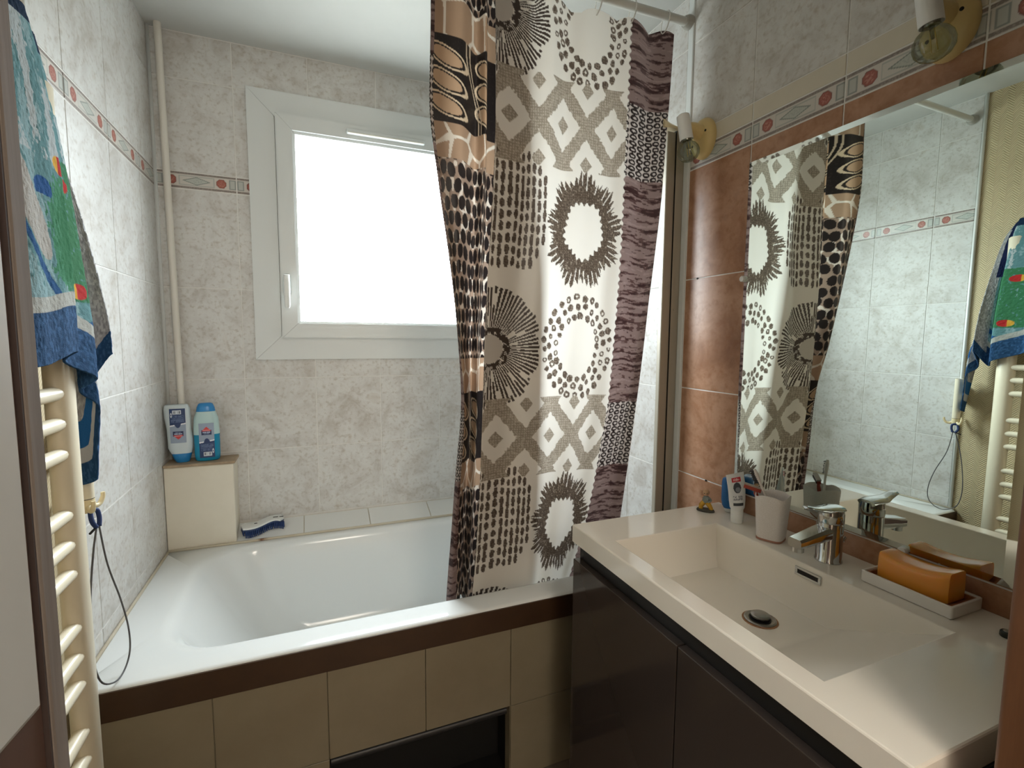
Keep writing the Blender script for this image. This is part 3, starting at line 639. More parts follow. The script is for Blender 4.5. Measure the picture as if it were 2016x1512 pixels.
def curtain_print(S, Z):
    rgb = np.tile(LIN((232, 228, 220)), S.shape+(1,))
    DK, MID = (66, 54, 46), (112, 98, 84)
    weave = (np.maximum(np.sin(S*760+3*vnoise(S*50, Z*50)), np.sin(Z*820+3*vnoise(S*50, Z*50, 5)))*.8-.35+1.1*(vnoise(S*200, Z*200, 2)-.5))
    per = lambda z0: ((Z-z0+T/2) % T)-T/2
    jit = vnoise(S*130, Z*130, 9)-.5
    # white field columns
    fB = (S >= .19) & (S < .51); fC = (S >= .51) & (S < .74)
    # woven ring
    x, z = S-.35, per(.325); r = np.hypot(x, z*.93); th = np.arctan2(z, x)
    jag = .018*(np.abs(((th*26/math.pi+.35*np.sin(th*7)) % 1)*2-1))+.012*np.sin(th*9)
    m_ = fB & (r > .077+.005*np.sin(th*23)-.004*np.sin(th*5)) & (r < .138+jag)
    slit = (np.abs(((th*24/math.pi) % 1)-.5) < .10) & (r > .105+.03*hashn(np.floor(th*24/math.pi), 1.))
    paint(rgb, m_ & ~slit, (104, 92, 80)); paint(rgb, m_ & ~slit & (weave > -.05), (74, 62, 53)); paint(rgb, m_ & ~slit & (weave > .62), (150, 138, 124))
    # dotted ring
    z = per(-.025); r = np.hypot(x, z*.93); th = np.arctan2(z, x)
    for k, (rr, n) in enumerate(((.090, 21), (.116, 25), (.141, 29))):
        tt = th*n/(2*math.pi)+.37*k; i = np.floor(tt); dt = (tt-i-.5-.3*(hashn(i, k, 1)-.5))*2*math.pi*rr/n
        dr = r-rr-.008*(hashn(i, k, 2)-.5); d = np.hypot(dt, dr*1.05)+.004*jit
        m_ = fB & (d < .0085+.003*hashn(i, k, 3))
        paint(rgb, m_, (92, 80, 70)); paint(rgb, m_ & (weave > .35), (140, 128, 116)); paint(rgb, fB & (d < .0035) & (hashn(i, k, 4) > .7), (226, 222, 214))
    # dashed disc
    x, z = S-.628, per(.37); cw, ch = .0195, .033
    i = np.floor(x/cw); j = np.floor(z/ch+.25*hashn(i, 7.)); fx = x/cw-i-.5; fz = z/ch+.25*hashn(i, 7.)-j-.5
    d = np.hypot(fx/.33, fz/(.36+.14*hashn(i, j, 2)))+.5*jit
    m_ = fC & (np.hypot((i+.5)*cw*1.32, (j+.5)*ch*.88) < .160) & ((d < 1) | ((np.abs(fx) < .24) & (hashn(i, j, 5) > .82)))
    paint(rgb, m_, (84, 72, 63)); paint(rgb, m_ & (weave > .3), (112, 100, 90))
    # radial burst
    x, z = S-.672, per(-.03); r = np.hypot(x, z*.95); th = np.arctan2(z, x); k = th*78/(2*math.pi)+.12*jit; i = np.floor(k)
    m_ = fC & (r > .042) & (r < .158+.012*hashn(i, 3.)) & (np.abs(k-i-.5) < .30+.05*jit) & ~((hashn(i, np.floor(r/.03), 6) > .9))
    paint(rgb, m_, (66, 55, 49)); paint(rgb, fC & (r > .040) & (r < .062) & (np.abs(z) < .06) & (jit > -.12), (66, 55, 49)); paint(rgb, fC & (r < .040), (196, 190, 182))
    # lattice band
    a = (S-.35)/.098; b = per(-.30)/.105
    p1 = np.abs(((a-b+1) % 2)-1); p2 = np.abs(((a+b+1) % 2)-1)
    band = (np.abs(b) < 1.18) & (fB | fC); ed = .10*jit
    m_ = band & ((p1 < .29+ed) | (p2 < .29+ed))
    ca = np.abs(((a+b) % 2)-1); cb_ = np.abs(((a-b) % 2)-1)
    m_ |= band & (np.maximum(ca, cb_) < .24)
    paint(rgb, m_, (172, 162, 148)); paint(rgb, m_ & (weave > .15), (146, 136, 122)); paint(rgb, m_ & (weave < -.62), (190, 180, 166))
    # ---- striped edges
    DB = 1.40-.075*np.clip((.0-Z)/.3, 0, 1)
    for e, sgn in ((S, 1), (1.59-S, -1)):
        m0 = (e < .19+.004*np.sin(Z*260)) if sgn > 0 else (S >= DB)
        paint(rgb, m0, (132, 112, 108))
        zz = Z+.004*np.sin(e*32)+.003*(vnoise(e*20, Z*10)-.5)
        st_ = vnoise(e*5, zz*120, 4)*.6+vnoise(e*45, zz*300, 8)*.4
        paint(rgb, m0 & (st_ > .54), (86, 64, 62)); paint(rgb, m0 & (st_ > .66), (58, 38, 38)); paint(rgb, m0 & (st_ < .26), (146, 126, 122))
        zl = ((Z-.50) % T); m1 = m0 & (zl < .215)
        paint(rgb, m1, (196, 186, 180))
        cw, ch = .036, .0185; i = np.floor(e/cw); off = hashn(i, 5.)*.7; j = np.floor(Z/ch+off); fx = e/cw-i-.5; fz = Z/ch+off-j-.5
        d = np.hypot(fx/.47, fz/.47)+.2*jit; inner = np.hypot((fx+.04)/.24, fz/.15)+.3*jit
        paint(rgb, m1 & (d < 1.0) & (inner > 1), (40, 32, 32))
    # ---- dark animal column
    fD = (S >= .74) & (S < DB)
    paint(rgb, fD, (160, 132, 108))
    # giraffe net
    cs = .085; i0, j0 = np.floor(S/cs), np.floor(Z/cs); F1 = np.full(S.shape, 9.); F2 = np.full(S.shape, 9.)
    for di in (-1, 0, 1):
        for dj in (-1, 0, 1):
            i, j = i0+di, j0+dj; d = np.hypot(S-(i+.15+.7*hashn(i, j, 1))*cs, Z-(j+.15+.7*hashn(i, j, 2))*cs)
            F2 = np.minimum(F2, np.maximum(F1, d)); F1 = np.minimum(F1, d)
    paint(rgb, fD & (F2-F1 < .0085), (214, 204, 190))
    # black band with petals
    zb = per(.660); m_ = fD & (np.abs(zb) < .105); paint(rgb, m_, (36, 31, 30))
    paint(rgb, m_ & (vnoise(S*300, Z*300) > .8), (50, 44, 42))
    for k, zc in enumerate((-.062, -.004, .055)):
        for sx_, w in ((1.355, .075), (1.175, .07)):
            d = np.hypot((S-sx_)/w, (zb-zc-.25*(S-sx_))/.026); inside = m_ & (np.abs(S-sx_) < .075)
            paint(rgb, inside & (d < 1), (206, 184, 156)); paint(rgb, inside & (d < .84), (36, 31, 30)); paint(rgb, inside & (d < .70), (176, 146, 118))
    for sc in (1.24, 1.255):
        paint(rgb, m_ & (np.abs(S-sc-.25*zb-.015*np.sin(zb*25)) < .0028), (190, 170, 146))
    # pebbles
    zp = per(.205); m_ = fD & (np.abs(zp) < .262); paint(rgb, m_, (150, 128, 112)); paint(rgb, m_ & (vnoise(S*70, Z*70) > .66), (210, 198, 184))
    cw, ch = .034, .042; j = np.floor(Z/ch); off = .5*(j % 2); i = np.floor(S/cw+off); fx = S/cw+off-i-.5-.22*(hashn(i, j, 1)-.5); fz = Z/ch-j-.5-.2*(hashn(i, j, 2)-.5)
    an = (hashn(i, j, 3)-.5)*1.0; gx, gz = fx*cw*np.cos(an)+fz*ch*np.sin(an), -fx*cw*np.sin(an)+fz*ch*np.cos(an)
    paint(rgb, m_ & (np.hypot(gx/.0148, gz/.0198) < 1), (38, 32, 31))
    return rgb
cs_ = np.array([c[0] for c in CURTAIN_COLS]); cz = np.array(CURTAIN_Z)[::-1]
XYc = np.array([[c[1][k] for k in range(len(CURTAIN_Z))] for c in CURTAIN_COLS])       # (cols, z, 2)
zs = np.linspace(-.83, .958, 760); ss = np.linspace(0, 1.53, 670)
tmp = np.stack([pchip(cz, XYc[c, ::-1, :], zs) for c in range(len(cs_))])              # (cols, nz, 2)
XY = pchip(cs_, tmp.reshape(len(cs_), -1), ss).reshape(len(ss), len(zs), 2)
S, Z = np.meshgrid(ss, zs, indexing='ij')
ZG = Z.copy()
ringx = np.array([.05, .19, .31, .49, .64, .80, .98, 1.15, 1.29, 1.41])
dtop = np.min(np.abs(S[..., None]-ringx), -1); topw = np.clip((Z-.80)/.158, 0, 1)**2
ZG -= topw*.022*np.clip(dtop/.07, 0, 1)**2                       # the hem sags between rings
botw = np.clip((-.60-Z)/.23, 0, 1)**1.5
ZG += botw*.012*np.sin(S*16)
XY[..., 1] += .0035*np.sin(S*55+Z*3)*np.clip(1-np.abs(Z-.1)*.8, .2, 1) + .0018*(vnoise(S*22, Z*9)-.5)
me = grid_mesh('curtain', np.stack([XY[..., 0], XY[..., 1], ZG+H], -1), curtain_print(S, Z))
cur = link('shower_curtain', me, M_CLOTH, smooth=True)
tag(cur, 'white shower curtain printed with brown rings and animal patterns, drawn to the right', 'curtain')

# ------------------------------------------------------------------ towel radiator
rad = thing('towel_radiator', 'cream ladder towel radiator on the papered wall', 'radiator', (-.43, .88, 0))
PX, PY = -.424, 1.116
for y, nm in ((PY, 'far'), (.60, 'near')):
    bm = BM(); R = []
    for z in (H-1.0, H-.995, H+.425, H+.43):
        k = .85 if z in (H-1.0, H+.43) else 1
        R.append([(PX+k*.023*math.cos(a)*(1.0 if math.cos(a) > 0 else .75), y+k*.031*math.sin(a), z) for a in [i*math.pi/10 for i in range(20)]])
    rings(bm, R); obj('upright', bm, M_RAD, rad, 50)
BZ = [.385, .33, .275, .165, .11, .055, -.102, -.156, -.211, -.322, -.378, -.432, -.535, -.592, -.645, -.740, -.795, -.850]
for z in BZ:
    bm = BM(); tube(bm, [(PX+.004, .60, H+z), (PX+.004, PY, H+z)], .0125, 14); obj('bar', bm, M_RAD, rad, 50)
for z in (.36, -.69):
    bm = BM(); tube(bm, [(PX, 1.0, H+z), (L-.0035, 1.0, H+z)], .009, 10); obj('bracket', bm, M_RAD, rad, 50)

# ------------------------------------------------------------------ beach towel
TCOLS = [  # u, bottom z, then (x, y) at z levels
 (0.00, -.052, [(-.452, .90), (-.44, .84), (-.405, .79), (-.385, .77), (-.380, .77), (-.378, .77), (-.376, .77), (-.376, .77)]),
 (0.10, -.048, [(-.425, .93), (-.395, .87), (-.375, .84), (-.368, .83), (-.366, .83), (-.364, .83), (-.364, .83), (-.364, .83)]),
 (0.26, -.042, [(-.40, .965), (-.378, .93), (-.366, .915), (-.360, .91), (-.357, .915), (-.357, .92), (-.358, .92), (-.358, .92)]),
 (0.40, -.026, [(-.394, 1.02), (-.376, 1.000), (-.362, .995), (-.358, 1.006), (-.357, 1.014), (-.357, 1.018), (-.360, 1.018), (-.360, 1.018)]),
 (0.46, -.045, [(-.41, 1.05), (-.400, 1.045), (-.392, 1.048), (-.390, 1.055), (-.390, 1.06), (-.390, 1.06), (-.392, 1.06), (-.392, 1.06)]),
 (0.56, -.080, [(-.420, 1.115), (-.412, 1.128), (-.402, 1.135), (-.394, 1.143), (-.387, 1.148), (-.380, 1.150), (-.379, 1.150), (-.381, 1.150)]),
 (0.63, -.100, [(-.440, 1.125), (-.432, 1.140), (-.424, 1.150), (-.416, 1.158), (-.410, 1.163), (-.406, 1.165), (-.406, 1.166), (-.408, 1.168)]),
 (0.74, -.036, [(-.455, 1.135), (-.436, 1.165), (-.420, 1.183), (-.400, 1.195), (-.384, 1.205), (-.372, 1.208), (-.371, 1.208), (-.372, 1.208)]),
 (0.80, -.105, [(-.470, 1.13), (-.460, 1.16), (-.452, 1.18), (-.444, 1.195), (-.436, 1.205), (-.428, 1.21), (-.426, 1.21), (-.425, 1.215)]),
 (0.87, -.150, [(-.480, 1.12), (-.474, 1.15), (-.468, 1.18), (-.455, 1.21), (-.440, 1.225), (-.425, 1.235), (-.413, 1.24), (-.405, 1.245)]),
 (0.93, -.300, [(-.488, 1.11), (-.484, 1.14), (-.480, 1.17), (-.474, 1.20), (-.466, 1.22), (-.458, 1.235), (-.452, 1.245), (-.424, 1.258)]),
 (1.00, -.312, [(-.494, 1.10), (-.492, 1.12), (-.490, 1.15), (-.488, 1.18), (-.486, 1.20), (-.482, 1.22), (-.480, 1.235), (-.462, 1.262)])]
TZ = np.array([.500, .43, .33, .22, .11, .0, -.06, -.30])
nu, nv = 340, 420
us = np.linspace(0, 1, nu); vs_ = np.linspace(0, 1, nv)
tc_u = np.array([c[0] for c in TCOLS]); bot = pchip(tc_u, np.array([[c[1]] for c in TCOLS]), us)[:, 0]
TX = np.array([c[2] for c in TCOLS])                                                      # (cols, levels, 2)
XYu = pchip(tc_u, TX.reshape(len(TCOLS), -1), us).reshape(nu, len(TZ), 2)
topz = .490+.012*np.exp(-((us-.45)/.25)**2)-.06*np.clip((us-.62)/.38, 0, 1)**1.5
P = np.zeros((nu, nv, 3))
for k in range(nu):
    z = topz[k]+(bot[k]-topz[k])*vs_; xy = pchip(TZ[::-1], XYu[k, ::-1, :], np.clip(z, TZ[-1], TZ[0])); P[k, :, :2] = xy; P[k, :, 2] = z+H
U, V = np.meshgrid(us, vs_, indexing='ij'); zz = P[..., 2]-H
hem = zz-bot[:, None]
rgb = np.tile(LIN((92, 130, 134)), (nu, nv, 1))
nz = vnoise(U*30, zz*22); nz2 = vnoise(U*220, zz*180, 3)
paint(rgb, nz+.5*nz2 > .85, (128, 156, 160)); 
paint(rgb, (zz > .26) & (vnoise(U*26, zz*9, 2)+.3*nz2 > .72), (168, 176, 178))
gr = np.exp(-((U-.40)/.09)**2)*np.clip((.30-zz)/.12, 0, 1)*np.clip((zz-.05)/.05, 0, 1)
paint(rgb, gr+.35*(nz2-.5) > .45, (62, 122, 90)); paint(rgb, gr+.35*(nz2-.5) > .72, (44, 106, 70))
fG = (U > .46) & (U < .64); paint(rgb, fG & (zz < .30) & (zz > .06) & (nz2 > .15), (58, 112, 78))
# dolphin: dark blue back line, pale belly
dx_, dz_ = (U-.27), (zz-.135)
body = np.hypot((dx_*.9+dz_*.35)/.085, (dz_-dx_*.9)/.075)
paint(rgb, (np.hypot((dx_+.03)/.075, (dz_+.8*dx_-.03)/.05) < 1), (168, 164, 158))
paint(rgb, np.abs(dz_+.75*dx_+.035-1.6*dx_**2) < .010+.0*dx_ , (34, 78, 124))
paint(rgb, (np.abs(U-.33) < .05) & (np.abs(zz-.052-.9*(U-.33)*np.sign(.33-U)) < .010), (34, 78, 124))
paint(rgb, (np.hypot((U-.31)/.035, (zz-.215)/.016) < 1) & (zz > .205), (30, 76, 130))
# red and yellow fish
for fu, fz in ((.40, .262), (.50, .258), (.52, .078)):
    d = np.hypot((U-fu)/.030, (zz-fz)/.014); paint(rgb, d < 1, (170, 44, 44)); paint(rgb, (d < 1) & (U < fu-.008), (206, 158, 62))
# reverse side and hems
revr = U > .655
paint(rgb, revr, (150, 150, 152)); paint(rgb, revr & (nz2 > .62), (176, 176, 178)); paint(rgb, revr & (nz2 < .2), (124, 124, 128))
hb = np.where(U < .655, .075, .045)
paint(rgb, (U < .655) & (hem < hb+.022) & (hem > hb), (164, 164, 158))
paint(rgb, hem < hb, (38, 68, 102)); paint(rgb, (hem < hb) & (nz2 > .6), (52, 86, 124)); 
paint(rgb, (U > .86) & (hem < .13) & (hem > .05), (40, 92, 146)); paint(rgb, (U > .86) & (hem > .045) & (hem < .075), (168, 170, 172))
topb = (zz > topz[:, None]-.030); paint(rgb, topb & (U < .70), (24, 42, 66)); paint(rgb, (U > .60) & (U < .68) & (zz > .27), (26, 34, 66))
nrm = .0012*(vnoise(U*180, zz*160, 7)-.5); P[..., 0] += nrm+.003*np.sin(U*60)*np.clip((.45-zz), 0, .3)
tw = link('beach_towel', grid_mesh('towel', P, rgb), M_TOWEL, smooth=True)
sd = tw.modifiers.new('thickness', 'SOLIDIFY'); sd.thickness = .004; sd.offset = 0
tag(tw, 'turquoise beach towel with fish and dolphin print hung over the radiator', 'towel')

# ------------------------------------------------------------------ swivel hook and looped cord
hk = thing('swivel_hook', 'cream plastic swivelling hook between radiator and tub', 'hook', (-.458, 1.287, H-.36))
hc = (-.456, 1.287)
bm = BM(); lathe(bm, [(.012, -.17), (.0145, -.165), (.0145, -.345)], hc+(H,), seg=20); obj('stem', bm, M_RAD, hk, 40)
bm = BM(); box(bm, L-.003, -.472, 1.275, 1.299, H-.27, H-.20, .003); obj('wall_plate', bm, M_RAD, hk)
bm = BM(); lathe(bm, [(.0148, -.3465), (.0148, -.368), (.012, -.376), (.004, -.378)], hc+(H,), seg=20); sw = obj('swivel', bm, M_CREAM, hk, 40)
bm = BM(); lathe(bm, [(.0146, -.345), (.0146, -.3465)], hc+(H,), seg=20); obj('joint_ring', bm, M_DARKP, hk)
for a in (25, 145, 265):
    d = Vector((math.sin(math.radians(a)), math.cos(math.radians(a)), 0)); c = Vector(hc+(H-.362,))
    pts = smooth_pts([c+d*.010, c+d*.020+Vector((0, 0, -.006)), c+d*.032+Vector((0, 0, -.004)), c+d*.040+Vector((0, 0, .008)), c+d*.0405+Vector((0, 0, .018))], 5)
    bm = BM(); tube(bm, pts, [.0062-.0022*i/len(pts) for i in range(len(pts))], 10); obj('prong', bm, M_CREAM, hk, 50)
cl = thing('cord_loop', 'thin grey cord looped from the hook down to the tub rim', 'cord', (-.43, 1.30, H-.75))
LP = [(-.436, 1.284, -.408), (-.431, 1.298, -.50), (-.424, 1.335, -.60), (-.418, 1.352, -.68), (-.416, 1.345, -.735), (-.420, 1.315, -.764), (-.428, 1.28, -.766), (-.440, 1.245, -.735), (-.446, 1.235, -.66), (-.446, 1.245, -.55), (-.442, 1.262, -.46), (-.438, 1.276, -.408)]
bm = BM(); tube(bm, smooth_pts([(x, y, H+z) for x, y, z in LP], 6), .0019, 8); obj('cord', bm, mat('grey_rubber_cord', (88, 88, 90), .5), cl, True)
bm = BM(); tube(bm, smooth_pts([(-.438, 1.276, H-.408), (-.442, 1.268, H-.392), (-.446, 1.276, H-.372), (-.440, 1.290, H-.374), (-.437, 1.291, H-.392), (-.436, 1.284, H-.408)], 4), .0045, 8); obj('strap', bm, mat('navy_strap', (26, 48, 96), .7), cl, True)
bm = BM(); tube(bm, [(-.443, 1.256, H-.414), (-.436, 1.292, H-.404)], .0024, 8); obj('toggle', bm, M_BLACK, cl, True)

# ------------------------------------------------------------------ shampoo bottles
def super_ring(cx, cy, hx, hy, z, rot=0, n=28, e=3.0):
    P = []
    for k in range(n):
        a = 2*math.pi*k/n; c, s = math.cos(a), math.sin(a)
        x = hx*math.copysign(abs(c)**(2/e), c); y = hy*math.copysign(abs(s)**(2/e), s)
        P.append((cx+x*math.cos(rot)-y*math.sin(rot), cy+x*math.sin(rot)+y*math.cos(rot), z))
    return P
def label_mesh(name, cx, cy, z0, z1, hw, hyf, rot, fn, n=70, m_=120, e=3.0, hxfull=.04):
    """a print wrapped on the front of a flat bottle"""
    Uu, Vv = np.meshgrid(np.linspace(-1, 1, n), np.linspace(0, 1, m_), indexing='ij')
    x = Uu*hw; y = -(hyf*(1-(np.abs(x)/hxfull)**e)**(1/e))-.0006
    X = cx+x*math.cos(rot)-y*math.sin(rot); Y = cy+x*math.sin(rot)+y*math.cos(rot)
    return grid_mesh(name, np.stack([X, Y, z0+(z1-z0)*Vv], -1), fn(Uu, Vv))
def shampoo_label(body, navy=(40, 62, 104), flip=False):
    def fn(u, v):
        if flip: v = 1-v; u = -u
        rgb = np.tile(LIN((150, 164, 184)), u.shape+(1,))
        lo = (v < .46+.03*u); paint(rgb, lo, navy); paint(rgb, np.hypot(u/.36, (v-.45)/.11) < 1, navy)
        paint(rgb, (np.abs(v-.47-.03*u) < .018) & (np.abs(u) > .42), (232, 236, 240))
        tx_ = lo & (v > .20) & (v < .42) & (np.abs(u) < .85) & ((v*46) % 1 < .5) & (vnoise(u*16, np.floor(v*46)) > .28); paint(rgb, tx_, (104, 124, 160))
        bc = (np.abs(u-.05) < .55) & (v > .05) & (v < .16); paint(rgb, bc, (206, 214, 222)); paint(rgb, (np.abs(u-.05) < .44) & (v > .07) & (v < .145) & (hashn(np.floor(u*22), 4.) > .45), (96, 102, 116))
        paint(rgb, (np.abs(np.hypot((u-.78)*.6, v-.185)-.05) < .018), (214, 220, 228))
        ap = (np.abs(u) < .66) & (v > .66) & (v < .80); paint(rgb, ap, (34, 48, 86))
        paint(rgb, (np.abs(u) < .66) & (v >= .77) & (v < .90-.13*np.abs(u)/.66), (206, 70, 70)); paint(rgb, (np.abs(u) < .45) & (np.abs(v-.795) < .008), (230, 170, 168))
        paint(rgb, (np.abs(u) < .5) & (np.abs(v-.735) < .014) & (vnoise(u*18, 2.+0*u) > .35), (176, 188, 210)); paint(rgb, (np.abs(u) < .35) & (np.abs(v-.69) < .009) & (vnoise(u*20, 7.+0*u) > .3), (140, 156, 186))
        return rgb
    return fn
SH = H-.4588
M_FROST = mat('milky_bottle', (206, 218, 222), .35, Subsurface_Weight=.0)
M_CAPB = mat('blue_cap', (42, 132, 196), .3); M_GEL = mat('blue_gel', (26, 138, 178), .25); M_GELT = mat('pale_bottle_wall', (184, 212, 212), .3)
# left bottle stands on its cap
b1 = thing('shampoo_bottle', 'milky shampoo bottle standing upside down on its blue cap, in the corner', 'bottle', (-.462, 2.098, SH), 'bottles on the corner box')
cx, cy, ro = -.459, 2.096, .10
bm = BM(); rings(bm, [super_ring(cx+dx_, cy, a, b_, SH+z, ro, e=e) for z, a, b_, e, dx_ in ((.001, .020, .014, 2.2, .008), (.012, .026, .017, 2.3, .007), (.034, .032, .020, 2.6, .006))]); obj('cap', bm, M_CAPB, b1, 50)
bm = BM(); rings(bm, [super_ring(cx+dx_, cy, a, b_, SH+z, ro, e=3) for z, a, b_, dx_ in ((.0345, .032, .0205, .006), (.055, .039, .022, .004), (.085, .0395, .0225, .004), (.125, .0375, .022, .001), (.165, .041, .022, -.001), (.196, .0405, .021, -.003), (.209, .037, .019, -.004), (.2125, .033, .016, -.004))]); obj('body', bm, M_FROST, b1, 50)
me = label_mesh('label', cx, cy, SH+.075, SH+.200, .024, .0235, ro, shampoo_label(0, flip=True)); link('label', me, M_LABEL, b1, True)
# right bottle upright, half full of blue gel
b2 = thing('shampoo_bottle', 'upright shampoo bottle half full of blue gel with a blue cap', 'bottle', (-.372, 2.098, SH), 'bottles on the corner box')
cx, cy, ro = -.372, 2.098, .12
sec = ((.0, .034, .019), (.004, .039, .022), (.02, .041, .023), (.06, .0415, .023), (.098, .0415, .023))
bm = BM(); rings(bm, [super_ring(cx, cy, a, b_, SH+.001+z, ro) for z, a, b_ in sec]); obj('gel_filled_body', bm, M_GEL, b2, 50)
sec2 = ((.0982, .0415, .023), (.13, .0412, .023), (.158, .039, .022), (.178, .032, .0195), (.183, .030, .019))
bm = BM(); rings(bm, [super_ring(cx, cy, a, b_, SH+.001+z, ro) for z, a, b_ in sec2]); obj('clear_body', bm, M_GELT, b2, 50)
bm = BM(); rings(bm, [super_ring(cx, cy, a, b_, SH+.0015+z, ro, e=2.6) for z, a, b_ in ((.183, .031, .0195), (.198, .028, .018), (.210, .023, .015), (.213, .017, .011))]); obj('cap', bm, M_CAPB, b2, 50)
me = label_mesh('label', cx, cy, SH+.014, SH+.142, .024, .0235, ro, shampoo_label(0), hxfull=.0416); link('label', me, M_LABEL, b2, True)

# ------------------------------------------------------------------ scrubbing brush
br = thing('scrubbing_brush', 'blue and white scrubbing brush lying on the tiled ledge', 'brush', (-.20, 2.09, H-.76))
def br_c(s): return Vector((-.272+.148*s, 2.090+.020*s+.012*math.sin(s*2*math.pi+math.pi), 0))
def br_ring(s, w, z, dn=0):
    c = br_c(s); base = H-.7515+.018*0+(c.y-2.10)*.345
    return c, base
SS = np.linspace(0, 1, 15)
def brush_w(s): return (.0355-.011*math.sin(math.pi*s))*max(.18, min(1, math.sin(math.pi*min(max(s, 0), 1))*6))
def slab(za, zb, wk, m, name, parent, round_top=False):
    bm = BM(); R = []
    for s in SS:
        c, base = br_ring(s, 0, 0); w = brush_w(s)*wk; t_ = Vector((1, .2+.5*math.cos(s*2*math.pi+math.pi)*.5, 0)).normalized(); n_ = Vector((-t_.y, t_.x, 0))
        prof = [(-1, za), (-1, zb*.8+za*.2), (-.75, zb), (.75, zb), (1, zb*.8+za*.2), (1, za)]
        R.append([c+n_*w*a+Vector((0, 0, base+z)) for a, z in prof])
    rings(bm, R); return obj(name, bm, m, parent, 45)
M_NAVY = mat('navy_plastic', (38, 58, 100), .4)
slab(.0185, .0245, .98, M_NAVY, 'grip', br)
top_ = slab(.0245, .0325, .95, mat('brush_white', (226, 228, 226), .35), 'handle', br)
for s, dn in ((.80, -.3), (.93, -.1), (.36, .25)):
    c, base = br_ring(s, 0, 0); bm = BM(); box(bm, c.x-.009, c.x+.009, c.y+dn*.02-.004, c.y+dn*.02+.004, base+.0322, base+.0331, .0003, 1); obj('recess', bm, M_DARKP, top_)
bm = BM(); rnd = random.Random(4)
for s in np.linspace(.03, .97, 24):
    c, base = br_ring(s, 0, 0); w = brush_w(s); t_ = Vector((1, .3, 0)).normalized(); n_ = Vector((-t_.y, t_.x, 0))
    for k in range(5):
        a = -.85+1.7*k/4; p0 = c+n_*w*a+Vector((0, 0, base+.0186)); p1 = c+n_*w*a*1.08+Vector((rnd.uniform(-.001, .001), 0, base+.001+n_.y*w*a*.345))
        tube(bm, [p1, p0], [.0024, .0020], 6)
o = obj('bristles', bm, mat('navy_bristle', (34, 60, 112), .6), br, 60); o['kind'] = 'stuff'

# ------------------------------------------------------------------ things on the washbasin
# painted figurine
fg = thing('figurine', 'tiny painted figurine in yellow trousers standing on a dark base', 'figurine', (1.03, 1.055, CT))
fx, fy = 1.030, 1.056; M_YEL = mat('figure_yellow', (196, 150, 46), .5); M_SKIN = mat('figure_tan', (196, 154, 124), .5); M_FGREY = mat('figure_grey_top', (128, 136, 132), .5)
U_ = Vector((.62, -.785, 0))                                 # the figurine's sideways axis, left to right as seen
def fp(a, z, d=0): return Vector((fx, fy, CT))+U_*a+Vector((-U_.y, U_.x, 0))*(-d)+Vector((0, 0, z))
bm = BM(); rings(bm, [[fp(.025*k*math.cos(i*math.pi/10), z, .014*k*math.sin(i*math.pi/10)) for i in range(20)] for z, k in ((.0005, .95), (.003, 1.0), (.007, .9))]); obj('base', bm, mat('figure_base', (70, 68, 60), .7), fg, 50)
bm = BM(); tube(bm, smooth_pts([fp(-.013, .006), fp(-.012, .016), fp(-.004, .027)], 3), [.0058, .006, .0062, .0066, .0068, .007, .0072], 10); tube(bm, smooth_pts([fp(.016, .006), fp(.011, .016), fp(.003, .027)], 3), [.0055, .0056, .006, .0064, .0068, .007, .0072], 10); obj('trousers', bm, M_YEL, fg, 60)
bm = BM(); lathe(bm, [(.006, .024), (.0085, .028), (.0095, .036), (.008, .043), (.004, .046)], fp(0, 0), seg=14); obj('torso', bm, M_FGREY, fg, 60)
bm = BM(); tube(bm, smooth_pts([fp(.008, .040), fp(.013, .033), fp(.006, .029, .006)], 4), .0032, 8); obj('arm', bm, M_FGREY, fg, True)
bm = BM(); tube(bm, smooth_pts([fp(-.006, .042), fp(-.013, .045), fp(-.0135, .058)], 4), .003, 8); obj('arm', bm, M_SKIN, fg, True)
bm = BM(); bmesh.ops.create_uvsphere(bm, u_segments=16, v_segments=12, radius=.0085)
for v in bm.verts: v.co = fp(0, .053)+Vector((v.co.x, v.co.y, v.co.z*1.0))
hdx = obj('head', bm, M_SKIN, fg, True)
bm = BM(); lathe(bm, [(.0088, .053), (.009, .0555), (.0078, .060), (.0045, .0628), (.001, .0636)], fp(0, 0), seg=16); obj('cap', bm, mat('figure_cap', (186, 150, 116), .5), hdx, 50)
bm = BM(); tube(bm, [fp(-.005, .0535, .0075), fp(.005, .0535, .0075)], .0012, 6); obj('eye_line', bm, M_DARKP, hdx)

# blue bottle
bb = thing('blue_bottle', 'small flat bright blue bottle with a white cap against the mirror wall', 'bottle', (1.096, 1.024, CT))
cx, cy, ro = 1.096, 1.024, -.62
bm = BM(); rings(bm, [super_ring(cx, cy, a, b_, CT+z, ro, e=2.6) for z, a, b_ in ((.0008, .018, .010), (.004, .021, .012), (.012, .022, .0125))]); obj('cap', bm, M_WHITE, bb, 50)
bm = BM(); rings(bm, [super_ring(cx, cy, a, b_, CT+z, ro, e=2.8) for z, a, b_ in ((.0122, .0225, .0128), (.020, .027, .014), (.035, .0295, .0145), (.085, .0295, .0145), (.095, .028, .0135), (.099, .024, .011))]); obj('body', bm, mat('blue_bottle', (36, 108, 176), .25), bb, 50)
def bb_label(u, v):
    rgb = np.tile(LIN((40, 112, 180)), u.shape+(1,)); 
    paint(rgb, (np.abs(u) < .7) & (v > .12) & (v < .92) & ((v*9) % 1 < .45) & (vnoise(u*7, np.floor(v*9)*3.1) > .42), (200, 218, 236)); return rgb
me = label_mesh('label', cx, cy, CT+.036, CT+.090, .016, .0146, ro, bb_label, e=2.8, hxfull=.0296); link('label', me, M_LABEL, bb, True)

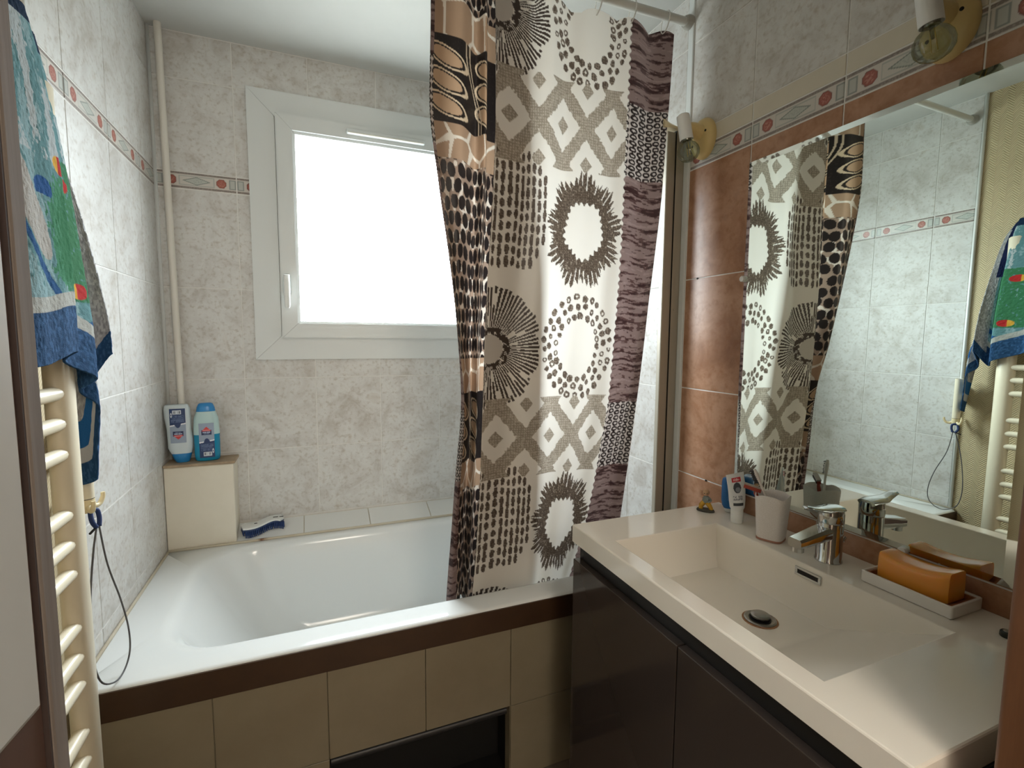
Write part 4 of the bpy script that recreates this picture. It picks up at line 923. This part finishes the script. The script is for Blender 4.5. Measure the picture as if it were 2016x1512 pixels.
# toothpaste tube standing on its cap
tt_ = thing('toothpaste_tube', 'white toothpaste tube with a red label standing on its cap', 'tube', (1.048, .962, CT))
tx, ty = 1.046, .960
bm = BM(); lathe(bm, [(.0145, .0005), (.0155, .002), (.0158, .034), (.0150, .0355)], (tx, ty, CT), seg=28); obj('cap', bm, M_WHITE, tt_, 40)
ro = -.55; R = []
for z, hx, hy, lean in ((.0355, .0150, .0150, 0), (.042, .0185, .0145, 0), (.060, .0205, .012, .001), (.085, .0215, .008, .003), (.108, .022, .0045, .006), (.125, .022, .0016, .009), (.137, .022, .0009, .011)):
    ring_ = super_ring(tx-lean, ty+lean*.3, hx, hy, CT+z, ro, e=2.2)
    R.append([(x, y, zz+(.006*(((x-tx)*math.cos(ro)+(y-ty)*math.sin(ro))/.022)*(z/.137))) for x, y, zz in ring_])
bm = BM(); rings(bm, R); tbod = obj('body', bm, mat('tube_white', (226, 228, 228), .35), tt_, 50)
def tube_label(u, v):
    rgb = np.tile(LIN((222, 224, 226)), u.shape+(1,))
    paint(rgb, (v > .80) & (v < .95) & (np.abs(u) < .8), (196, 34, 52)); paint(rgb, (np.abs(v-.875) < .03+.02*np.sin(u*20)) & (np.abs(u) < .55) & (np.sin(u*26) > -.3), (240, 222, 224))
    paint(rgb, np.hypot(u/.7, (v-.62)/.17) < 1, (58, 62, 72)); paint(rgb, np.hypot((u-.1)/.45, (v-.56)/.08) < 1, (128, 134, 144))
    paint(rgb, (v < .38) & (v > .22) & (np.abs(u) < .85) & ((v*26) % 1 < .5) & (vnoise(u*8, np.floor(v*26)) > .35), (84, 92, 104)); paint(rgb, (v < .14) & (v > .05) & (np.abs(u) < .9), (52, 58, 66))
    return rgb
Uu, Vv = np.meshgrid(np.linspace(-1, 1, 40), np.linspace(0, 1, 90), indexing='ij')
zv = .045+(.128-.045)*Vv; hyv = np.interp(zv, [.042, .060, .085, .108, .128], [.0145, .012, .008, .0045, .0018]); hxv = np.interp(zv, [.042, .060, .085, .137], [.0185, .0205, .0215, .022]); lnv = np.interp(zv, [.042, .06, .085, .108, .137], [0, .001, .003, .006, .011])
x = Uu*.0135; y = -(hyv*np.sqrt(np.clip(1-(np.abs(x)/hxv)**2.2, 0, 1)))-.0012
X = tx-lnv+x*math.cos(ro)-y*math.sin(ro); Y = ty+lnv*.3+x*math.sin(ro)+y*math.cos(ro); Zz = CT+zv+.006*(x/.022)*(zv/.137)
link('label', grid_mesh('label', np.stack([X, Y, Zz], -1), tube_label(Uu, Vv)), M_LABEL, tt_, True)

# toothbrush cup with brush and razor
cu = thing('toothbrush_cup', 'white rounded square cup with a pinkish base ring beside the tap', 'cup', (1.035, .846, CT))
cx, cy, ro = 1.038, .846, .42
bm = BM(); rings(bm, [super_ring(cx, cy, a, a, CT+z, ro, e=4) for z, a in ((.0004, .0285), (.001, .030), (.0055, .030))]); obj('base_ring', bm, mat('pink_wood', (176, 128, 108), .6), cu, 50)
M_CUP = noise_mat('speckled_cup', [(.4, (224, 218, 214)), (.6, (232, 227, 224))], scale=400, rough=.5, per_object=False)
def cup_ring(a, z, wave): return [(x, y, zz+wave*math.cos(4*(i*2*math.pi/40))) for i, (x, y, zz) in enumerate(super_ring(cx, cy, a, a, CT+z, ro, n=40, e=3.6))]
bm = BM(); rings(bm, [cup_ring(a, z, w) for a, z, w in ((.0295, .0056, 0), (.0305, .009, 0), (.033, .05, 0), (.036, .100, .002), (.0365, .110, .003), (.0358, .1115, .003), (.0345, .110, .003), (.0335, .095, .002), (.031, .05, 0), (.029, .012, 0))], True, True, True); obj('body', bm, M_CUP, cu, 50)
tb = thing('toothbrush', 'white toothbrush with black bristles leaning in the cup', 'toothbrush', (1.035, .85, CT+.02))
b0, b1_ = Vector((1.056, .834, CT+.0165)), Vector((.994, .866, CT+.174)); dd = (b1_-b0)
pts = [b0+dd*t_ for t_ in np.linspace(0, 1, 15)]; rr = [.0045, .0050, .0052, .0050, .0048, .0046, .0044, .0040, .0034, .0028, .0028, .0034, .0046, .0050, .0030]
bm = BM(); tube(bm, pts, rr, 10); obj('handle', bm, mat('brush_handle', (222, 216, 212), .35), tb, True)
bm = BM(); dn_ = dd.normalized(); nb = Vector((-.55, .83, 0)); nb = (nb-dn_*nb.dot(dn_)).normalized(); sb = dn_.cross(nb)
for i in range(7):
    for j in (-1, 0, 1):
        p0 = b0+dd*(.80+.03*i)+sb*.0028*j; ln = .0125 if (i+j) % 2 else .0105; tube(bm, [p0+nb*.002, p0+nb*ln], [.0013, .0015], 5)
o = obj('bristles', bm, M_DARKP, tb); o['kind'] = 'stuff'
rz = thing('razor', 'red disposable razor with a silver head leaning in the cup', 'razor', (1.03, .86, CT+.02))
a0_, a1_ = Vector((1.030, .838, CT+.0165)), Vector((1.012, .876, CT+.112))
bm = BM(); tube(bm, smooth_pts([a0_, (a0_*2+a1_)/3+Vector((.002, 0, 0)), (a0_+a1_*2)/3, a1_], 4), .0045, 8); obj('handle', bm, mat('razor_red', (150, 54, 38), .4), rz, True)
hv = Vector((-.62, .75, .22)).normalized(); hu = (a1_-a0_).normalized(); hw_ = hv.cross(hu).normalized(); hu = hw_.cross(hv)
def rbox(bm, c, a, b_, d):
    v = [bm.verts.new(c+hv*x*a+hu*y*b_+hw_*z*d) for x in (-1, 1) for y in (-1, 1) for z in (-1, 1)]
    for f in [(0, 1, 3, 2), (4, 6, 7, 5), (0, 4, 5, 1), (2, 3, 7, 6), (0, 2, 6, 4), (1, 5, 7, 3)]: bm.faces.new([v[i] for i in f])
hc_ = a1_+hv*.008+hu*.006
bm = BM(); rbox(bm, hc_, .020, .0045, .0045); obj('head', bm, mat('razor_red', (150, 54, 38), .4), rz)
bm = BM(); rbox(bm, hc_+hu*.0066, .021, .0020, .0055); obj('blade_guard', bm, M_STEEL, rz)
bm = BM(); rbox(bm, hc_+hw_*.0055, .019, .0028, .0008); obj('blade', bm, M_DARKP, rz)

# soap dish and soap
sd_ = thing('soap_dish', 'white rectangular soap dish with a brown inner tray', 'soap dish', (1.073, .546, CT))
SX0, SX1, SY0, SY1 = 1.026, 1.121, .468, .624
bm = BM(); O = (SX0, SX1, SY0, SY1)
def rr4(i, z, r=.004): return ring2(SX0+i, SX1-i, SY0+i, SY1-i, max(.001, r-i*.3), CT+z, 4)
rings(bm, [rr4(.002, .0005), rr4(0, .002), rr4(0, .0225), rr4(.001, .0235), rr4(.004, .0235), rr4(.005, .022), rr4(.005, .009)], True, True, True); obj('tray', bm, mat('dish_white', (228, 224, 218), .3), sd_, 40)
bm = BM(); rings(bm, [rr4(.0055, .0092), rr4(.0055, .0205), rr4(.0095, .0205), rr4(.0105, .0125), rr4(.012, .0122)], True, True, True); obj('insert', bm, noise_mat('soapy_wood_insert', [(.3, (120, 66, 36)), (.6, (158, 100, 62)), (.75, (190, 150, 120))], scale=40, rough=.3), sd_, 40)
bm = BM(); R = []
SL = np.linspace(-1, 1, 17)
for a in SL:
    y = .548+.060*a; th = CT+.058+.010*a*a-.003*a; hx_ = .031*(1-.10*max(0, abs(a)-.6)/.4); lo = CT+.0128
    k = 1 if abs(a) < .99 else .9
    prof = [(-1.0, .0), (-1.03, .35), (-1.0, .8), (-.93, .95), (-.8, 1), (-.4, 1.01), (0, 1.015), (.4, 1.01), (.8, 1), (.93, .95), (1.0, .8), (1.03, .35), (1.0, 0)]
    R.append([(1.078+px_*hx_*k, y, lo+(th-lo)*(pz if k == 1 else .04+pz*.93)) for px_, pz in prof])
rings(bm, R)
M_SOAP = mat('amber_soap', (230, 156, 66), .25, Subsurface_Weight=.6, Subsurface_Scale=.03)
M_SOAP.node_tree.nodes['Principled BSDF'].inputs['Subsurface Radius'].default_value = (1.0, .45, .12)
tag(obj('soap_bar', bm, M_SOAP, smooth=50), 'curved amber bar of soap lying in the white dish', 'soap')
# small dark cap near the door jamb
cp = thing('bottle_cap', 'small dark green screw cap on the washbasin beside the door jamb', 'cap', (1.055, .406, CT))
bm = BM(); lathe(bm, [(.0085, .0005), (.0095, .002), (.009, .009), (.0075, .0105)], (1.055, .406, CT), seg=20); obj('shell', bm, mat('dark_green_plastic', (40, 46, 40), .4), cp, 40)
bm = BM(); lathe(bm, [(.006, .0106), (.005, .0115)], (1.055, .406, CT), seg=16); obj('top_disc', bm, M_STEEL, cp, 40)

# ------------------------------------------------------------------ wall lamps
def wall_lamp(y, z, label, first=True):
    t_ = thing('wall_lamp', label, 'lamp', (W, y, z), 'wall lamps over the mirror')
    bm = BM(); R = []
    for d, k in ((0, 1.0), (.008, 1.0), (.016, .93), (.022, .80), (.026, .55), (.027, .2)):
        R.append([(W-.0005-d, y+.047*k*math.cos(i*math.pi/16), z+.060*k*math.sin(i*math.pi/16)) for i in range(32)])
    rings(bm, R); pl_ = obj('back_plate', bm, M_LAMPC, t_, 50)
    bm = BM(); tube(bm, smooth_pts([(W-.020, y, z+.014), (W-.050, y-.002, z+.020), (W-.082, y-.004, z+.018)], 5), [.024, .0235, .023, .022, .021, .020, .019, .018, .017, .016, .015], 16); obj('arm', bm, M_LAMPC, t_, 60)
    for dy_, dz in ((-.028, .012), (.024, -.018)):
        bm = BM(); lathe(bm, [(.0035, 0), (.0035, .0015)], (W-.0255, y+dy_, z+dz), (-1, 0, 0), 10); obj('screw', bm, M_DARKP, pl_)
    ax = Vector((.16, -.10, -1)).normalized(); o_ = Vector((W-.092, y-.004, z+.055))
    bm = BM(); lathe(bm, [(.004, 0), (.015, .001), (.0185, .004), (.0195, .075), (.0185, .0755), (.0175, .074), (.0165, .045)], o_, ax, 24); obj('socket', bm, M_WHITE, t_, 40)
    bm = BM(); lathe(bm, [(.0135, .046), (.0135, .072), (.0120, .078)], o_, ax, 18); bl = obj('bulb_base', bm, M_STEEL, t_, 40)
    bm = BM(); lathe(bm, [(.0125, .076), (.0150, .081), (.0240, .088), (.0305, .099), (.0325, .110), (.0305, .121), (.0230, .131), (.0115, .137), (.002, .1385)], o_, ax, 28, caps=False); obj('bulb', bm, M_BULB, t_, True)
    bm = BM(); u_, w_ = basis(ax)
    for s in (-1, 1): tube(bm, [o_+ax*.082+u_*.0035*s, o_+ax*.122+u_*.005*s], .0009, 6)
    obj('filament', bm, mat('filament_yellow', (226, 190, 96), .5), bl)
    bm = BM(); tube(bm, [o_+ax*.076, o_+ax*.100], [.005, .0025], 8); obj('stem', bm, M_BULB, bl, True)
wall_lamp(1.228, H+.612, 'cream wall lamp with a clear bulb next to the curtain')
wall_lamp(.600, H+.588, 'cream wall lamp with a clear bulb at the top right corner of the photo')
